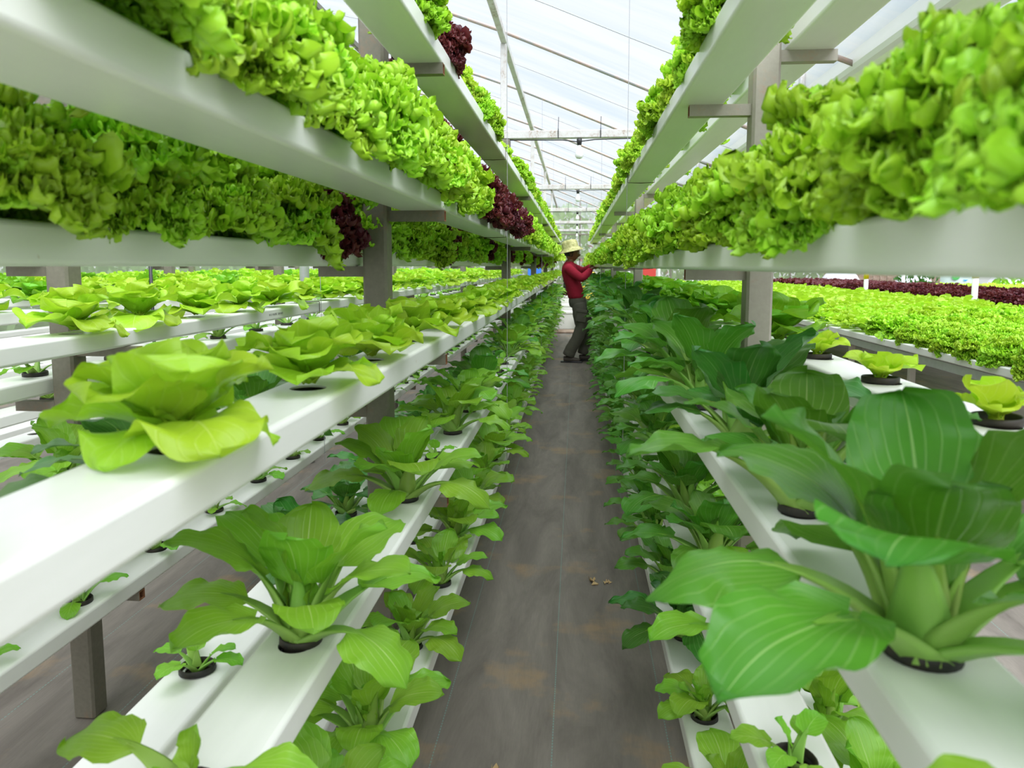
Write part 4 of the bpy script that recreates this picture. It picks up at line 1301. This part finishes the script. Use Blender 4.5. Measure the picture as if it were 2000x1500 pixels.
o = b.build('shirt', [shirt], man, True); md = o.modifiers.new('b', 'SUBSURF'); md.levels = md.render_levels = 1
b = MB()
loft(b, [(.022, 0, .86, .108, .148), (.022, 0, .80, .116, .155), (.028, 0, .73, .118, .160), (.035, 0, .69, .10, .15)])
limb(b, [(.032, -.080, .78), (.055, -.088, .62), (.080, -.095, .46), (.02, -.095, .30), (-.055, -.09, .17), (-.095, -.088, .075)], [.085, .094, .082, .076, .078, .080], 16, .004)
limb(b, [(.032, .080, .78), (.085, .088, .62), (.172, .092, .46), (.15, .09, .30), (.115, .09, .18), (.092, .09, .085)], [.085, .090, .078, .070, .070, .072], 16, .004)
tr = b.build('trousers', [cargo], man, True); md = tr.modifiers.new('b', 'SUBSURF'); md.levels = md.render_levels = 1
b = MB(); b.box(-.065, .065, -.012, .006, -.075, .075, 0, .01); b.build('pocket', [cargo], tr, False, loc=(.075, -.180, .60), rot=(0, .15, 0))
b = MB(); b.box(-.07, .07, -.008, .008, -.02, .02, 0, .006); b.build('pocket_flap', [cargo], tr, False, loc=(.077, -.192, .668), rot=(0, .15, 0))
# shoes
def shoe_obj(x, y, z0, rz):
    V = [(-.05, 0, .045), (.0, 0, .05), (.07, 0, .04), (.135, 0, .030), (.17, 0, .028)]
    o = skin('shoe', V, [(0, 1), (1, 2), (2, 3), (3, 4)], [(.042, .036), (.046, .040), (.046, .036), (.042, .028), (.034, .022)], 1, [shoe], 2, man, (x, y, z0), (0, 0, rz))
    b = MB(); b.box(-.085, .195, -.042, .042, 0, .018, 0, .008); b.build('sole', [M['black']], o)
shoe_obj(-.10, -.088, .0, -.12); shoe_obj(.10, .092, .0, .05)
# head
hd = empty('head', (0, 0, 0)); hd.parent = man
hd.location = (-.058, 0, 1.405); hd.rotation_euler = (0, R(8), 0); hd.scale = (1.04, 1.04, 1.04)
def head_mesh():
    V = []; nr, nc = 22, 24
    for i in range(nr+1):
        ph = math.pi*i/nr; z = math.cos(ph); r_ = math.sin(ph)
        for k in range(nc):
            a = 2*math.pi*k/nc; cx, cy = math.cos(a)*r_, math.sin(a)*r_
            X = cx*.096; Y = cy*.074; Z = z*.115
            if z < 0:
                X *= 1-.10*abs(z); Y *= 1-.28*abs(z)**1.2
                if cx < 0: X *= 1-.45*abs(z)
            front = max(0, math.cos(a))**6*r_
            mid = max(0, 1-abs(cy)*5)
            X += front*mid*(.026*math.exp(-((z+.18)/.12)**2) + .008*math.exp(-((z+.47)/.05)**2) + .008*math.exp(-((z+.60)/.05)**2) + .012*math.exp(-((z+.85)/.12)**2))
            X -= max(0, math.cos(a))**3*r_*.010*math.exp(-((z-.02)/.10)**2)*(1-mid*.8)
            V.append((X, Y, Z))
    F = [(i*nc+k, (i+1)*nc+k, (i+1)*nc+(k+1) % nc, i*nc+(k+1) % nc) for i in range(nr) for k in range(nc)]
    return V, F
V, F = head_mesh()
ob('face', mk('face', V, F, [skinm]), hd)
for s in (-1, 1):
    b = MB(); b.lathe([(0, .010), (.008, .006), (.010, 0), (.006, -.006), (0, -.008)], 12); b.build('eye', [simple('eye_white', (.5, .48, .45), .3) if s < 0 else bpy.data.materials['eye_white']], hd, True, loc=(.078, s*.030, .006), rot=(0, R(90), 0), sc=.9)
    b = MB(); b.tube([(0, 0, -.028), (.006, 0, -.01), (.004, 0, .012), (-.008, 0, .026), (-.018, 0, .018), (-.014, 0, -.006), (0, 0, -.028)], .006, 8); b.build('ear', [skinm], hd, True, loc=(-.002, s*.076, -.012))
b = MB(); b.box(-.006, .004, -.022, .022, -.0025, .0025, 0, .001); b.build('mouth', [simple('dark_lips', (.12, .035, .03), .5)], hd, False, loc=(.090, 0, -.063))
V2 = [(x*1.05-.004, y*1.05, z*1.04) for x, y, z in V]
F2 = [f for f in F if (sum(V2[i][0] for i in f)/4 < .022 and sum(V2[i][2] for i in f)/4 > -.055) or sum(V2[i][2] for i in f)/4 > .055]
ob('hair', mk('hair', V2, F2, [hairm]), hd)
b = MB(); b.lathe([(.158, -.022), (.150, -.012), (.108, .022), (.102, .035), (.098, .085), (.085, .112), (.05, .124), (0, .126)], 28)
b.lathe([(.158, -.022), (.148, -.019), (.104, .018)], 28)
b.build('bucket_hat', [hatm], hd, True, loc=(-.014, 0, .030), rot=(0, R(-20), 0), sc=(1.0, .93, 1.0))
b = MB(); b.tube([(-.095, 0, 0)], .001)if False else None
skin('neck', [(-.085, 0, 1.24), (-.068, 0, 1.30), (-.055, 0, 1.36)], [(0, 1), (1, 2)], [.058, .048, .046], 1, [skinm], 2, man)
